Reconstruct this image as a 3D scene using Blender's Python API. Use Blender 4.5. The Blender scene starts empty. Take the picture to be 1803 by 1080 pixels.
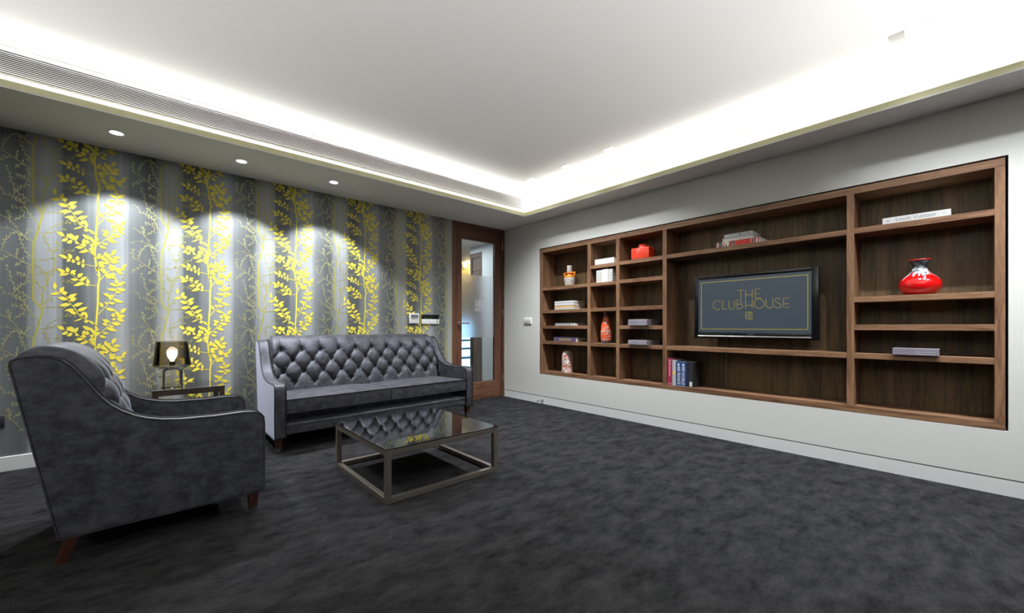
import bpy, bmesh, math, random
from mathutils import Vector, Matrix
random.seed(7)
PI = math.pi
SC = bpy.context.scene
COL = SC.collection

# ------------------------------------------------------------------ camera
F_PX, CXP, HYP, CAMH = 711.0, 901.5, 575.0, 1.02
_a = math.atan2(801.5, 711.0)
FW = (math.cos(_a), math.sin(_a)); RT = (FW[1], -FW[0])
CAM = (-3.835, -4.486)
cd = bpy.data.cameras.new('camera'); cam = bpy.data.objects.new('camera', cd); COL.objects.link(cam)
cam.location = (CAM[0], CAM[1], CAMH)
cam.rotation_euler = (PI/2, 0, _a - PI/2)
cd.sensor_width = 36; cd.lens = 36*F_PX/1803; cd.shift_y = (HYP-540)/1803; cd.clip_start = .05
SC.camera = cam

# ------------------------------------------------------------------ world, exposure
SC.view_settings.view_transform = 'Standard'; SC.view_settings.look = 'None'
SC.view_settings.exposure = 0.0; SC.view_settings.gamma = 1.0; SC.view_settings.use_curve_mapping = False
w = bpy.data.worlds.new('world'); SC.world = w; w.use_nodes = True
w.node_tree.nodes['Background'].inputs[0].default_value = (.5, .6, .8, 1)
w.node_tree.nodes['Background'].inputs[1].default_value = 0.0
SC.cycles.max_bounces = 10; SC.cycles.diffuse_bounces = 5; SC.cycles.glossy_bounces = 4
SC.cycles.sample_clamp_indirect = 4.0

# ------------------------------------------------------------------ room dimensions (metres)
XL, YB = -7.6, -8.3            # far left and rear walls, outside the photograph
SOF, CEIL = 2.42, 2.692         # soffit underside, raised ceiling
LIP = 2.468
EA, EB = -0.745, -0.30         # soffit edges along the papered wall and the shelf wall
BA, BB = -0.683, -0.230        # upstand behind the cove trough
DX0, DX1 = -0.907, -0.005      # door opening

def lamp(name, kind, loc, energy, color=(1, 1, 1), rot=(0, 0, 0), **kw):
    l = bpy.data.lights.new(name, kind); l.energy = energy; l.color = color
    for k, v in kw.items(): setattr(l, k, v)
    if kind == 'SPOT':   # broad luminous face: soft falloff close to the fitting
        l.use_nodes = True; nt = l.node_tree; fo = nt.nodes.new('ShaderNodeLightFalloff')
        fo.inputs['Strength'].default_value = 1.0; fo.inputs['Smooth'].default_value = 2.5 if name == 'ceiling_beam' else .35
        nt.links.new(fo.outputs['Quadratic'], nt.nodes['Emission'].inputs['Strength'])
    o = bpy.data.objects.new(name, l); COL.objects.link(o); o.location = loc; o.rotation_euler = rot
    return o

# LED strips lying in the cove troughs, shining up
COVE = 5.2; CW = (1.0, .985, .96)
lamp('cove_light', 'AREA', ((XL+.2+BB)/2, EA+.042, 2.449), COVE*(BB-XL-.4), CW, (PI+.45, 0, 0), shape='RECTANGLE', size=(BB-XL-.4), size_y=.028)
lamp('cove_light', 'AREA', (EB+.042, (YB+.3+BA)/2, 2.449), COVE*(BA-YB-.5), CW, (PI-.45, 0, PI/2), shape='RECTANGLE', size=(BA-YB-.5), size_y=.028)
# added unseen strips at the rear and left edges, brightening the ceiling's centre
lamp('added_ceiling_fill', 'AREA', ((XL+EB)/2, YB+.20, 2.458), 840, CW, (math.radians(92.6), 0, 0), shape='RECTANGLE', size=6.6, size_y=.016, spread=math.radians(11))
lamp('added_ceiling_fill', 'AREA', (XL+.20, (YB+EA)/2, 2.458), 200, CW, (math.radians(92.6), 0, -PI/2), shape='RECTANGLE', size=6.8, size_y=.016, spread=math.radians(11))
# recessed ceiling downlights over the shelf wall, wall-washers over the wallpaper
CEIL_DL = [-1.183, -1.708, -2.235, -4.305, -4.83, -5.36]  # the last two are added out of view, to light the wall's end
DLX = -.614
for y in CEIL_DL:
    lamp('ceiling_beam', 'SPOT', (DLX, y, CEIL-.008), 245, (.94, .97, 1), (0, 0, 0), spot_size=math.radians(120), spot_blend=.8, shadow_soft_size=.018)
WALL_DL = [-4.037, -3.278, -2.527]
for x in WALL_DL:
    lamp('wall_beam', 'SPOT', (x, -.402, 2.412), 195, (.93, .96, 1), (0, 0, 0), spot_size=math.radians(102), spot_blend=.3, shadow_soft_size=.02)

# ------------------------------------------------------------------ pixel -> plane measuring helpers
def ray(px, py):
    u = (px-CXP)/F_PX; v = -(py-HYP)/F_PX
    return FW[0]+u*RT[0], FW[1]+u*RT[1], v
def on_a(px, py, y=0.0):
    d = ray(px, py); t = (y-CAM[1])/d[1]; return CAM[0]+t*d[0], CAMH+t*d[2]
def on_b(px, py, x=0.0):
    d = ray(px, py); t = (x-CAM[0])/d[0]; return CAM[1]+t*d[1], CAMH+t*d[2]

# ------------------------------------------------------------------ materials
def mat(name):
    m = bpy.data.materials.new(name); m.use_nodes = True
    nt = m.node_tree; b = nt.nodes['Principled BSDF']
    return m, nt, b
def N(nt, t, **kw):
    n = nt.nodes.new(t)
    for k, v in kw.items():
        if k.startswith('i_'): n.inputs[k[2:].replace('_', ' ')].default_value = v
        else: setattr(n, k, v)
    return n
def plain(name, col, rough=.5, metal=0.0, spec=.5, var=.06, scale=8, bump=0.0, bscale=60, coat=0.0, sheen=0.0):
    m, nt, b = mat(name)
    tc = N(nt, 'ShaderNodeTexCoord'); no = N(nt, 'ShaderNodeTexNoise'); no.inputs['Scale'].default_value = scale
    nt.links.new(tc.outputs['Object'], no.inputs['Vector'])
    cr = N(nt, 'ShaderNodeValToRGB')
    cr.color_ramp.elements[0].color = tuple(c*(1-var) for c in col)+(1,)
    cr.color_ramp.elements[1].color = tuple(min(1, c*(1+var)) for c in col)+(1,)
    nt.links.new(no.outputs['Fac'], cr.inputs[0]); nt.links.new(cr.outputs[0], b.inputs['Base Color'])
    b.inputs['Roughness'].default_value = rough; b.inputs['Metallic'].default_value = metal
    b.inputs['Specular IOR Level'].default_value = spec; b.inputs['Coat Weight'].default_value = coat
    b.inputs['Sheen Weight'].default_value = sheen
    if bump:
        n2 = N(nt, 'ShaderNodeTexNoise'); n2.inputs['Scale'].default_value = bscale; n2.inputs['Detail'].default_value = 4
        nt.links.new(tc.outputs['Object'], n2.inputs['Vector'])
        bp = N(nt, 'ShaderNodeBump'); bp.inputs['Strength'].default_value = bump; bp.inputs['Distance'].default_value = .002
        nt.links.new(n2.outputs['Fac'], bp.inputs['Height']); nt.links.new(bp.outputs[0], b.inputs['Normal'])
    return m
def glow(name, col, s):
    m, nt, b = mat(name); b.inputs['Base Color'].default_value = (0, 0, 0, 1)
    b.inputs['Emission Color'].default_value = col+(1,); b.inputs['Emission Strength'].default_value = s
    b.inputs['Roughness'].default_value = .3
    return m
def wood(name, dark, light, axis='Z', fine=1.0, rough=.42):
    """grain runs along `axis` (object coordinates)"""
    m, nt, b = mat(name)
    tc = N(nt, 'ShaderNodeTexCoord'); mp = N(nt, 'ShaderNodeMapping')
    s = [1.0, 1.0, 1.0]; s['XYZ'.index(axis)] = .07
    mp.inputs['Scale'].default_value = s
    nt.links.new(tc.outputs['Object'], mp.inputs['Vector'])
    n1 = N(nt, 'ShaderNodeTexNoise'); n1.inputs['Scale'].default_value = 9*fine; n1.inputs['Detail'].default_value = 3; n1.inputs['Distortion'].default_value = .6
    nt.links.new(mp.outputs[0], n1.inputs['Vector'])
    mul = N(nt, 'ShaderNodeMath', operation='MULTIPLY'); mul.inputs[1].default_value = 26
    sn = N(nt, 'ShaderNodeMath', operation='SINE')
    nt.links.new(n1.outputs['Fac'], mul.inputs[0]); nt.links.new(mul.outputs[0], sn.inputs[0])
    n2 = N(nt, 'ShaderNodeTexNoise'); n2.inputs['Scale'].default_value = 170*fine; n2.inputs['Detail'].default_value = 2
    nt.links.new(mp.outputs[0], n2.inputs['Vector'])
    ma = N(nt, 'ShaderNodeMath', operation='MULTIPLY_ADD'); ma.inputs[1].default_value = .16; 
    nt.links.new(sn.outputs[0], ma.inputs[0]); nt.links.new(n2.outputs['Fac'], ma.inputs[2])
    n3 = N(nt, 'ShaderNodeTexNoise'); n3.inputs['Scale'].default_value = 2.5
    nt.links.new(mp.outputs[0], n3.inputs['Vector'])
    ad = N(nt, 'ShaderNodeMath', operation='MULTIPLY_ADD'); ad.inputs[1].default_value = .5
    nt.links.new(n3.outputs['Fac'], ad.inputs[0]); nt.links.new(ma.outputs[0], ad.inputs[2])
    cr = N(nt, 'ShaderNodeValToRGB'); e = cr.color_ramp.elements
    e[0].position = .42; e[0].color = dark+(1,); e[1].position = 1.05; e[1].color = light+(1,)
    nt.links.new(ad.outputs[0], cr.inputs[0]); nt.links.new(cr.outputs[0], b.inputs['Base Color'])
    b.inputs['Roughness'].default_value = rough; b.inputs['Specular IOR Level'].default_value = .35
    return m

WOOD_V = wood('walnut_upright', (.085, .036, .019), (.235, .130, .070), 'Z')
WOOD_Y = wood('walnut_shelf', (.085, .036, .019), (.235, .130, .070), 'Y')
WOOD_X = wood('walnut_rail', (.05, .019, .010), (.145, .068, .038), 'X')
WOOD_D = wood('walnut_door', (.045, .017, .009), (.125, .056, .032), 'Z')
WOOD_B = wood('walnut_back', (.042, .026, .011), (.125, .082, .038), 'Z', .55, .5)
WOOD_S = plain('walnut_seam', (.115, .072, .03), .5, var=.2)
WOOD_H = wood('corridor_wood', (.08, .055, .045), (.16, .12, .10), 'Z')
WHITE = plain('white_paint', (.83, .83, .82), .6, var=.01)
LIPM = plain('yellow_cast_lip', (.74, .71, .44), .6, var=.01)  # yellow cast of the light put into the lip's colour
WALLB = plain('wall_paint', (.70, .70, .67), .55, var=.015, bump=.05, bscale=200)
SKIRT = plain('skirting_paint', (.74, .74, .74), .4, var=.01)
GAP = plain('shadow_gap', (.04, .04, .04), .8)
WPLAS = plain('white_plastic', (.82, .82, .80), .35, var=.01)
GPLAS = plain('grey_plastic', (.16, .17, .18), .35)
BPLAS = plain('black_plastic', (.006, .006, .007), .22, spec=.3)
BMATT = plain('black_matt', (.012, .012, .012), .5)
CHROME = plain('chrome', (.75, .75, .76), .18, 1.0, var=.02)
SILVER = plain('silver_trim', (.5, .5, .52), .3, .8)
BRONZE = plain('bronze_metal', (.23, .20, .175), .38, .75, var=.12, scale=20)
DKMETAL = plain('dark_metal', (.06, .04, .032), .4, .3)
LEGW = wood('leg_wood', (.018, .006, .004), (.05, .017, .010), 'Z')
BULB = glow('bulb_glow', (1, .88, .66), 38)
LED = glow('downlight_glow', (.93, .96, 1), 12)
LEDW = glow('ceiling_fixture_glow', (1, 1, 1), 1.3)

def velvet():
    m, nt, b = mat('grey_velvet')
    tc = N(nt, 'ShaderNodeTexCoord')
    mp = N(nt, 'ShaderNodeMapping'); mp.inputs['Scale'].default_value = (1, 1, 1.6)
    nt.links.new(tc.outputs['Object'], mp.inputs['Vector'])
    n1 = N(nt, 'ShaderNodeTexNoise'); n1.inputs['Scale'].default_value = 11; n1.inputs['Detail'].default_value = 10; n1.inputs['Roughness'].default_value = .78
    nt.links.new(mp.outputs[0], n1.inputs['Vector'])
    cr = N(nt, 'ShaderNodeValToRGB'); e = cr.color_ramp.elements
    e[0].position = .40; e[0].color = (.003, .003, .0032, 1); e[1].position = .60; e[1].color = (.046, .047, .052, 1)
    nt.links.new(n1.outputs['Fac'], cr.inputs[0]); nt.links.new(cr.outputs[0], b.inputs['Base Color'])
    b.inputs['Roughness'].default_value = .57; b.inputs['Specular IOR Level'].default_value = .50; b.inputs['IOR'].default_value = 1.6
    b.inputs['Specular Tint'].default_value = (.80, .82, 1, 1)
    b.inputs['Sheen Weight'].default_value = .8; b.inputs['Sheen Roughness'].default_value = .28
    b.inputs['Sheen Tint'].default_value = (.62, .64, .80, 1)
    n2 = N(nt, 'ShaderNodeTexNoise'); n2.inputs['Scale'].default_value = 420
    nt.links.new(tc.outputs['Object'], n2.inputs['Vector'])
    bp = N(nt, 'ShaderNodeBump'); bp.inputs['Strength'].default_value = .25; bp.inputs['Distance'].default_value = .001
    nt.links.new(n2.outputs['Fac'], bp.inputs['Height']); nt.links.new(bp.outputs[0], b.inputs['Normal'])
    return m
VELVET = velvet()
PIPE = plain('velvet_piping', (.010, .010, .012), .7, spec=.2)

def carpet():
    m, nt, b = mat('charcoal_carpet')
    tc = N(nt, 'ShaderNodeTexCoord')
    mp = N(nt, 'ShaderNodeMapping'); mp.inputs['Rotation'].default_value = (0, 0, .7); mp.inputs['Scale'].default_value = (1, 1.9, 1)
    nt.links.new(tc.outputs['Object'], mp.inputs['Vector'])
    n1 = N(nt, 'ShaderNodeTexNoise'); n1.inputs['Scale'].default_value = 6.0; n1.inputs['Detail'].default_value = 9; n1.inputs['Roughness'].default_value = .74
    nt.links.new(mp.outputs[0], n1.inputs['Vector'])
    cr = N(nt, 'ShaderNodeValToRGB'); e = cr.color_ramp.elements
    e[0].position = .28; e[0].color = (.006, .0058, .0062, 1); e[1].position = .72; e[1].color = (.043, .0425, .044, 1)
    nt.links.new(n1.outputs['Fac'], cr.inputs[0])
    n2 = N(nt, 'ShaderNodeTexNoise'); n2.inputs['Scale'].default_value = 240; n2.inputs['Detail'].default_value = 2
    nt.links.new(tc.outputs['Object'], n2.inputs['Vector'])
    mx = N(nt, 'ShaderNodeMix', data_type='RGBA', blend_type='OVERLAY'); mx.inputs[0].default_value = .85
    nt.links.new(cr.outputs[0], mx.inputs[6]); nt.links.new(n2.outputs['Fac'], mx.inputs[7])
    nt.links.new(mx.outputs[2], b.inputs['Base Color'])
    b.inputs['Roughness'].default_value = 1; b.inputs['Specular IOR Level'].default_value = 0
    pass
    ma = N(nt, 'ShaderNodeMath', operation='MULTIPLY_ADD'); ma.inputs[1].default_value = .5
    nt.links.new(n2.outputs['Fac'], ma.inputs[0]); nt.links.new(n1.outputs['Fac'], ma.inputs[2])
    bp = N(nt, 'ShaderNodeBump'); bp.inputs['Strength'].default_value = .9; bp.inputs['Distance'].default_value = .012
    nt.links.new(ma.outputs[0], bp.inputs['Height']); nt.links.new(bp.outputs[0], b.inputs['Normal'])
    return m
CARPET = carpet()

TILE = .70; LEAFX = -4.198
def wallpaper():
    """vertical silver and charcoal bands, 70 cm repeat"""
    m, nt, b = mat('banded_wallpaper')
    tc = N(nt, 'ShaderNodeTexCoord'); sx = N(nt, 'ShaderNodeSeparateXYZ')
    nt.links.new(tc.outputs['Object'], sx.inputs[0])
    ad = N(nt, 'ShaderNodeMath', operation='ADD'); ad.inputs[1].default_value = -LEAFX + TILE*10.5
    dv = N(nt, 'ShaderNodeMath', operation='DIVIDE'); dv.inputs[1].default_value = TILE
    fr = N(nt, 'ShaderNodeMath', operation='FRACT')
    nt.links.new(sx.outputs['X'], ad.inputs[0]); nt.links.new(ad.outputs[0], dv.inputs[0]); nt.links.new(dv.outputs[0], fr.inputs[0])
    cr = N(nt, 'ShaderNodeValToRGB'); cr.color_ramp.interpolation = 'EASE'
    D = (.088, .098, .100); M = (.175, .192, .198); L = (.34, .362, .38)
    # position 0.5 is the leaf column's stem
    st = [(.0, D), (.03, (.105, .115, .118)), (.065, (.21, .23, .235)), (.13, (.32, .34, .355)), (.20, L), (.235, (.33, .35, .37)), (.268, (.25, .27, .28)), (.305, D), (.42, D), (.50, M), (.58, (.23, .25, .26)), (.68, (.31, .335, .35)), (.75, L), (.785, (.26, .28, .29)), (.82, (.17, .185, .19)), (.90, (.125, .137, .142)), (1.0, D)]
    el = cr.color_ramp.elements
    el[0].position = 0; el[0].color = st[0][1]+(1,); el[1].position = 1; el[1].color = st[-1][1]+(1,)
    for p, c in st[1:-1]:
        e = el.new(p); e.color = c+(1,)
    nt.links.new(fr.outputs[0], cr.inputs[0])
    mp = N(nt, 'ShaderNodeMapping'); mp.inputs['Scale'].default_value = (1, 1, .01)
    n1 = N(nt, 'ShaderNodeTexNoise'); n1.inputs['Scale'].default_value = 55; n1.inputs['Detail'].default_value = 3
    nt.links.new(tc.outputs['Object'], mp.inputs[0]); nt.links.new(mp.outputs[0], n1.inputs['Vector'])
    mx = N(nt, 'ShaderNodeMix', data_type='RGBA', blend_type='OVERLAY'); mx.inputs[0].default_value = .35
    nt.links.new(cr.outputs[0], mx.inputs[6]); nt.links.new(n1.outputs['Fac'], mx.inputs[7])
    nt.links.new(mx.outputs[2], b.inputs['Base Color'])
    b.inputs['Roughness'].default_value = .48; b.inputs['Specular IOR Level'].default_value = .45; b.inputs['Metallic'].default_value = .15
    return m
PAPER = wallpaper()
INK_LEAF = plain('yellow_leaf_ink', (.78, .67, .075), .5, var=.05)
INK_TWIG = plain('pale_twig_ink', (.46, .445, .20), .36, .35, var=.15, scale=2)
INK_OLIVE = plain('olive_twig_ink', (.38, .36, .075), .45, .15, var=.15, scale=2)
INK_BERRY = plain('pale_berry_ink', (.52, .51, .29), .36, .45, var=.1, scale=2)

def thin_glass(name, tint, ior=1.45, rough=0.0, mixw=None):
    """clear pane: fresnel reflection over tinted transparency"""
    m = bpy.data.materials.new(name); m.use_nodes = True; nt = m.node_tree; nt.nodes.clear()
    out = N(nt, 'ShaderNodeOutputMaterial'); tr = N(nt, 'ShaderNodeBsdfTransparent'); tr.inputs[0].default_value = tint+(1,)
    gl = N(nt, 'ShaderNodeBsdfGlossy'); gl.inputs['Roughness'].default_value = rough; gl.inputs['Color'].default_value = (1, 1, 1, 1)
    fz = N(nt, 'ShaderNodeFresnel'); fz.inputs[0].default_value = ior
    mx = N(nt, 'ShaderNodeMixShader')
    nt.links.new(fz.outputs[0], mx.inputs[0]); nt.links.new(tr.outputs[0], mx.inputs[1]); nt.links.new(gl.outputs[0], mx.inputs[2])
    nt.links.new(mx.outputs[0], out.inputs[0])
    return m
CLEAR = thin_glass('clear_glass', (.97, .98, .97), 1.3)
SMOKE = thin_glass('smoked_glass', (.52, .47, .40), 1.5)
SMOKE_L = thin_glass('pale_smoked_glass', (.78, .77, .72), 1.5)
TABLEG = plain('black_glass', (.004, .004, .004), .03, spec=.9, coat=.6)
def frost():
    m, nt, b = mat('frosted_glass')
    b.inputs['Base Color'].default_value = (.93, .95, .97, 1); b.inputs['Transmission Weight'].default_value = .93
    b.inputs['Roughness'].default_value = .34; b.inputs['IOR'].default_value = 1.2
    return m
FROST = frost()
ETCH = plain('etched_mark', (.88, .90, .92), .7)

# ------------------------------------------------------------------ mesh builder
class MB:
    def __init__(s): s.v = []; s.f = []; s.m = []
    def add(s, vs, fs, mi=0):
        o = len(s.v); s.v += [tuple(v) for v in vs]
        for f in fs: s.f.append(tuple(o+i for i in f)); s.m.append(mi)
        return s
    def box(s, x0, x1, y0, y1, z0, z1, mi=0):
        vs = [(x, y, z) for z in (z0, z1) for y in (y0, y1) for x in (x0, x1)]
        return s.add(vs, [(0, 2, 3, 1), (4, 5, 7, 6), (0, 1, 5, 4), (2, 6, 7, 3), (0, 4, 6, 2), (1, 3, 7, 5)], mi)
    def taper(s, p0, p1, a0, a1, mi=0):
        """square leg from p0 (half size a0) to p1 (half size a1)"""
        vs = []
        for p, a in ((p0, a0), (p1, a1)):
            vs += [(p[0]-a, p[1]-a, p[2]), (p[0]+a, p[1]-a, p[2]), (p[0]+a, p[1]+a, p[2]), (p[0]-a, p[1]+a, p[2])]
        up = p1[2] > p0[2]
        fs = [(3, 2, 1, 0), (4, 5, 6, 7)] + [(i, (i+1) % 4, 4+(i+1) % 4, 4+i) for i in range(4)]
        if not up: fs = [f[::-1] for f in fs]
        return s.add(vs, fs, mi)
    def lathe(s, prof, c=(0, 0, 0), n=40, mi=0, close=True, sx=1, sy=1):
        vs = []; fs = []
        for r, z in prof:
            for k in range(n):
                a = 2*PI*k/n; vs.append((c[0]+r*sx*math.cos(a), c[1]+r*sy*math.sin(a), c[2]+z))
        m = len(prof)
        for j in range(m-1):
            for k in range(n):
                fs.append((j*n+k, j*n+(k+1) % n, (j+1)*n+(k+1) % n, (j+1)*n+k))
        if close:
            fs.append(tuple(range(n))[::-1]); fs.append(tuple((m-1)*n+k for k in range(n)))
        return s.add(vs, fs, mi)
    def tube(s, pts, r, n=8, mi=0, cyc=False):
        P = [Vector(p) for p in pts]; L = len(P); vs = []; fs = []; up = None
        for i in range(L):
            if cyc: t = P[(i+1) % L]-P[i-1]
            else: t = P[min(i+1, L-1)]-P[max(i-1, 0)]
            t.normalize()
            if up is None:
                up = Vector((0, 0, 1)) if abs(t.z) < .9 else Vector((1, 0, 0))
            b1 = t.cross(up)
            if b1.length < 1e-4: b1 = t.cross(Vector((0, 1, 0)))
            b1.normalize(); b2 = b1.cross(t).normalized(); up = b2
            rr = r[i] if isinstance(r, (list, tuple)) else r
            for k in range(n):
                a = 2*PI*k/n; vs.append(P[i]+b1*rr*math.cos(a)+b2*rr*math.sin(a))
        for i in range(L if cyc else L-1):
            j = (i+1) % L
            for k in range(n): fs.append((i*n+k, j*n+k, j*n+(k+1) % n, i*n+(k+1) % n))
        if not cyc: fs.append(tuple(range(n))); fs.append(tuple((L-1)*n+k for k in range(n))[::-1])
        return s.add(vs, fs, mi)
    def warp(s, fn): s.v = [tuple(fn(*v)) for v in s.v]; return s
    def build(s, name, mats, parent=None, bevel=0, seg=2, smooth=35, loc=None, subsurf=0):
        me = bpy.data.meshes.new(name); me.from_pydata(s.v, [], s.f)
        mats = mats if isinstance(mats, (list, tuple)) else [mats]
        for x in mats: me.materials.append(x)
        me.polygons.foreach_set('material_index', s.m)
        bm = bmesh.new(); bm.from_mesh(me)
        if bevel:
            es = [e for e in bm.edges if len(e.link_faces) == 2 and e.calc_face_angle(0) > math.radians(30)]
            bmesh.ops.bevel(bm, geom=es, offset=bevel, segments=seg, affect='EDGES', profile=.5, clamp_overlap=True)
        if len(s.f) < 60000 and not getattr(s, 'flat', False): bmesh.ops.recalc_face_normals(bm, faces=bm.faces)
        bm.to_mesh(me); bm.free()
        if smooth:
            me.shade_smooth(); me.set_sharp_from_angle(angle=math.radians(smooth))
        o = bpy.data.objects.new(name, me); COL.objects.link(o)
        if parent: o.parent = parent
        if loc: o.location = loc
        if subsurf:
            mo = o.modifiers.new('subdiv', 'SUBSURF'); mo.levels = mo.render_levels = subsurf
        return o

def tag(o, label, cat, group=None):
    o['label'] = label; o['category'] = cat
    if group: o['group'] = group
    return o
def thing(name, label, cat, loc=(0, 0, 0), rz=0, group=None):
    o = bpy.data.objects.new(name, None); COL.objects.link(o); o.location = loc; o.rotation_euler = (0, 0, rz)
    o.empty_display_size = .05
    return tag(o, label, cat, group)
def struct(o): o['kind'] = 'structure'; return o
def dup(root, loc, rz=None, label=None, group=None):
    r = root.copy(); COL.objects.link(r); r.location = loc
    if rz is not None: r.rotation_euler = (0, 0, rz)
    if label: r['label'] = label
    if group: r['group'] = group
    for ch in root.children:
        c = ch.copy(); COL.objects.link(c); c.parent = r
        for g in ch.children:
            d = g.copy(); COL.objects.link(d); d.parent = c
    return r
def smooth_pts(P, n=6):
    out = []
    for i in range(len(P)-1):
        p0 = P[max(i-1, 0)]; p1 = P[i]; p2 = P[i+1]; p3 = P[min(i+2, len(P)-1)]
        for k in range(n):
            t = k/n
            out.append(tuple(.5*((2*b)+(-a+c)*t+(2*a-5*b+4*c-d)*t*t+(-a+3*b-3*c+d)*t**3) for a, b, c, d in zip(p0, p1, p2, p3)))
    out.append(tuple(P[-1])); return out

# flat strokes drawn in a plane: to3(u, v, off) -> xyz
def stroke(mb, pts, w, to3, off=0.0, mi=0, w1=None):
    L = len(pts)
    vs = []
    for i, (x, y) in enumerate(pts):
        a = pts[max(i-1, 0)]; b = pts[min(i+1, L-1)]
        dx, dy = b[0]-a[0], b[1]-a[1]; l = math.hypot(dx, dy) or 1
        ww = (w if w1 is None else w+(w1-w)*i/max(1, L-1))/2
        nx, ny = -dy/l*ww, dx/l*ww
        vs += [to3(x+nx, y+ny, off), to3(x-nx, y-ny, off)]
    mb.add(vs, [(2*i, 2*i+1, 2*i+3, 2*i+2) for i in range(L-1)], mi)
def arc(cx, cy, rx, ry, a0, a1, n=18):
    return [(cx+rx*math.cos(math.radians(a0+(a1-a0)*i/n)), cy+ry*math.sin(math.radians(a0+(a1-a0)*i/n))) for i in range(n+1)]

def text_mesh(name, s, size, material, parent, mtx, depth=.0006, sx=1.0, spacing=1.0):
    cu = bpy.data.curves.new(name, 'FONT'); cu.body = s; cu.size = size; cu.extrude = depth
    cu.align_x = 'CENTER'; cu.align_y = 'CENTER'; cu.space_character = spacing
    t = bpy.data.objects.new(name, cu); COL.objects.link(t)
    bpy.context.view_layer.update()
    me = bpy.data.meshes.new_from_object(t.evaluated_get(bpy.context.evaluated_depsgraph_get()))
    bpy.data.objects.remove(t); bpy.data.curves.remove(cu)
    me.transform(mtx @ Matrix.Diagonal((sx, 1, 1, 1))); me.materials.clear(); me.materials.append(material)
    me.name = name
    o = bpy.data.objects.new(name, me); COL.objects.link(o); o.parent = parent
    return o

# ================================================================== THE ROOM
T = .12
struct(MB().box(XL-T, T+.3, YB-T, T, -.1, 0).build('floor', CARPET, smooth=0))
struct(MB().box(XL-T, T+.3, YB-T, T, CEIL, CEIL+.1).build('ceiling', WHITE, smooth=0))
ABSORB = plain('bounce_absorbing_dark', (.06, .06, .06), .7)  # unseen walls kept dark to swallow stray bounce light
struct(MB().box(XL-T, XL, YB-T, T, 0, CEIL).build('wall_far_left', ABSORB, smooth=0))
struct(MB().box(XL, 0, YB-T, YB, 0, CEIL).build('wall_rear', ABSORB, smooth=0))

# right wall with the opening of the shelf unit (a shadow gap runs round it)
UY0, UY1, UZ0, UZ1 = -4.639, -.719, .393, 2.04
g = .011; WT = .35
mb = MB()
mb.box(0, WT, YB, UY0-g, 0, CEIL); mb.box(0, WT, UY1+g, T, 0, CEIL)
mb.box(0, WT, UY0-g, UY1+g, 0, UZ0-g*.4); mb.box(0, WT, UY0-g, UY1+g, UZ1+g, CEIL)
mb.box(.29, WT, UY0-g, UY1+g, UZ0-g, UZ1+g)
struct(mb.build('wall_right', WALLB, smooth=0))
mb = MB().box(-.0015, .0, YB, 0, .0, .095); mb.box(-.0006, 0, YB, 0, .095, .1025, 1)
struct(mb.build('baseboard_right', [SKIRT, GAP], smooth=0))

# ---- papered wall: base board plus the printed foliage, one mesh
def a3(x, z, off): return (x, -off, z)
wp = MB(); wp.flat = True
wp.box(XL, DX0, 0, T, 0, CEIL, 0); wp.box(DX0, .0, 0, T, SOF, CEIL, 5)
wp.box(DX1, 0, 0, T, 0, SOF, 5)
def z1(x, y): return (.947*x, .947*y+91)
LEAVES = [  # base x, y, tip x, y, width in a rectified close view of one repeat
(92,226,92,148,40),(140,268,38,275,30),(145,260,190,198,42),(165,268,226,260,40),(218,330,118,308,38),(222,310,320,268,38),(245,340,315,315,42),(250,378,132,388,36),(280,390,382,360,34),(290,430,185,440,28),(320,440,428,402,36),(312,470,232,450,32),(350,480,412,452,36),(410,520,405,450,32),(370,515,275,550,15),(430,545,380,548,28),(490,575,430,535,26),(500,575,522,530,24),
(190,628,110,595,38),(225,650,158,680,34),(240,640,215,600,42),(275,655,245,592,48),(285,660,335,605,38),(270,665,210,695,34),(300,665,325,700,30),(455,630,365,592,36),(480,640,420,610,30),(440,670,385,660,40),(370,680,395,630,30),(410,700,350,695,36),(375,725,295,730,32),(430,750,330,778,30),(490,720,430,740,34),(485,690,440,690,32),(500,660,450,640,32),(530,640,490,600,30),(480,775,450,715,24),(520,690,470,665,24),(540,650,505,690,22),
(200,55,110,15,34),(185,60,135,90,34),(235,65,160,90,22),(230,55,215,0,42),(250,65,310,35,34),(275,60,300,85,26),(320,105,380,65,38),(325,130,245,122,26),(345,135,422,98,34),(385,165,275,192,32),(390,175,330,155,28),(425,175,420,115,34),(400,185,440,185,20),
(575,405,540,355,34),(650,300,570,265,32),(640,330,650,285,28),(670,320,785,362,34),(635,365,705,365,26),(620,370,585,352,22),(605,415,710,440,32),(680,290,640,295,26),(715,235,605,225,28),(720,220,810,240,32),(715,195,630,165,28),(715,190,800,155,36),(715,170,705,112,34),(705,250,760,265,24),(740,172,800,152,22),
(750,465,812,412,36),(745,490,690,440,34),(700,490,650,485,38),(715,500,805,495,40),(715,520,795,548,34),(700,530,660,525,26),(645,550,562,528,32),(620,580,565,570,36),(665,565,765,575,38),(610,615,722,645,36),(570,665,632,668,24),(540,690,618,710,28),(640,590,690,600,20),
(665,770,712,708,38),(680,795,758,790,30),(650,835,742,830,46),(600,790,600,738,34),(600,790,660,765,38),(545,800,635,840,36),(520,800,555,765,32),(560,790,590,800,34),(620,800,680,810,34),(510,800,545,820,22),(525,870,610,850,36),(530,880,605,895,34),(590,860,640,845,28),(640,900,660,855,20),
(765,885,815,845,32),(755,895,805,900,22),(640,915,715,900,44),(650,900,705,870,30),(700,920,775,905,36),(715,930,775,950,34),(605,930,540,925,40),(570,955,625,945,28),(545,990,510,975,24),(600,970,650,1010,36),(620,960,715,1005,40),(650,960,710,965,32),(680,900,670,930,28)]
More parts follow.
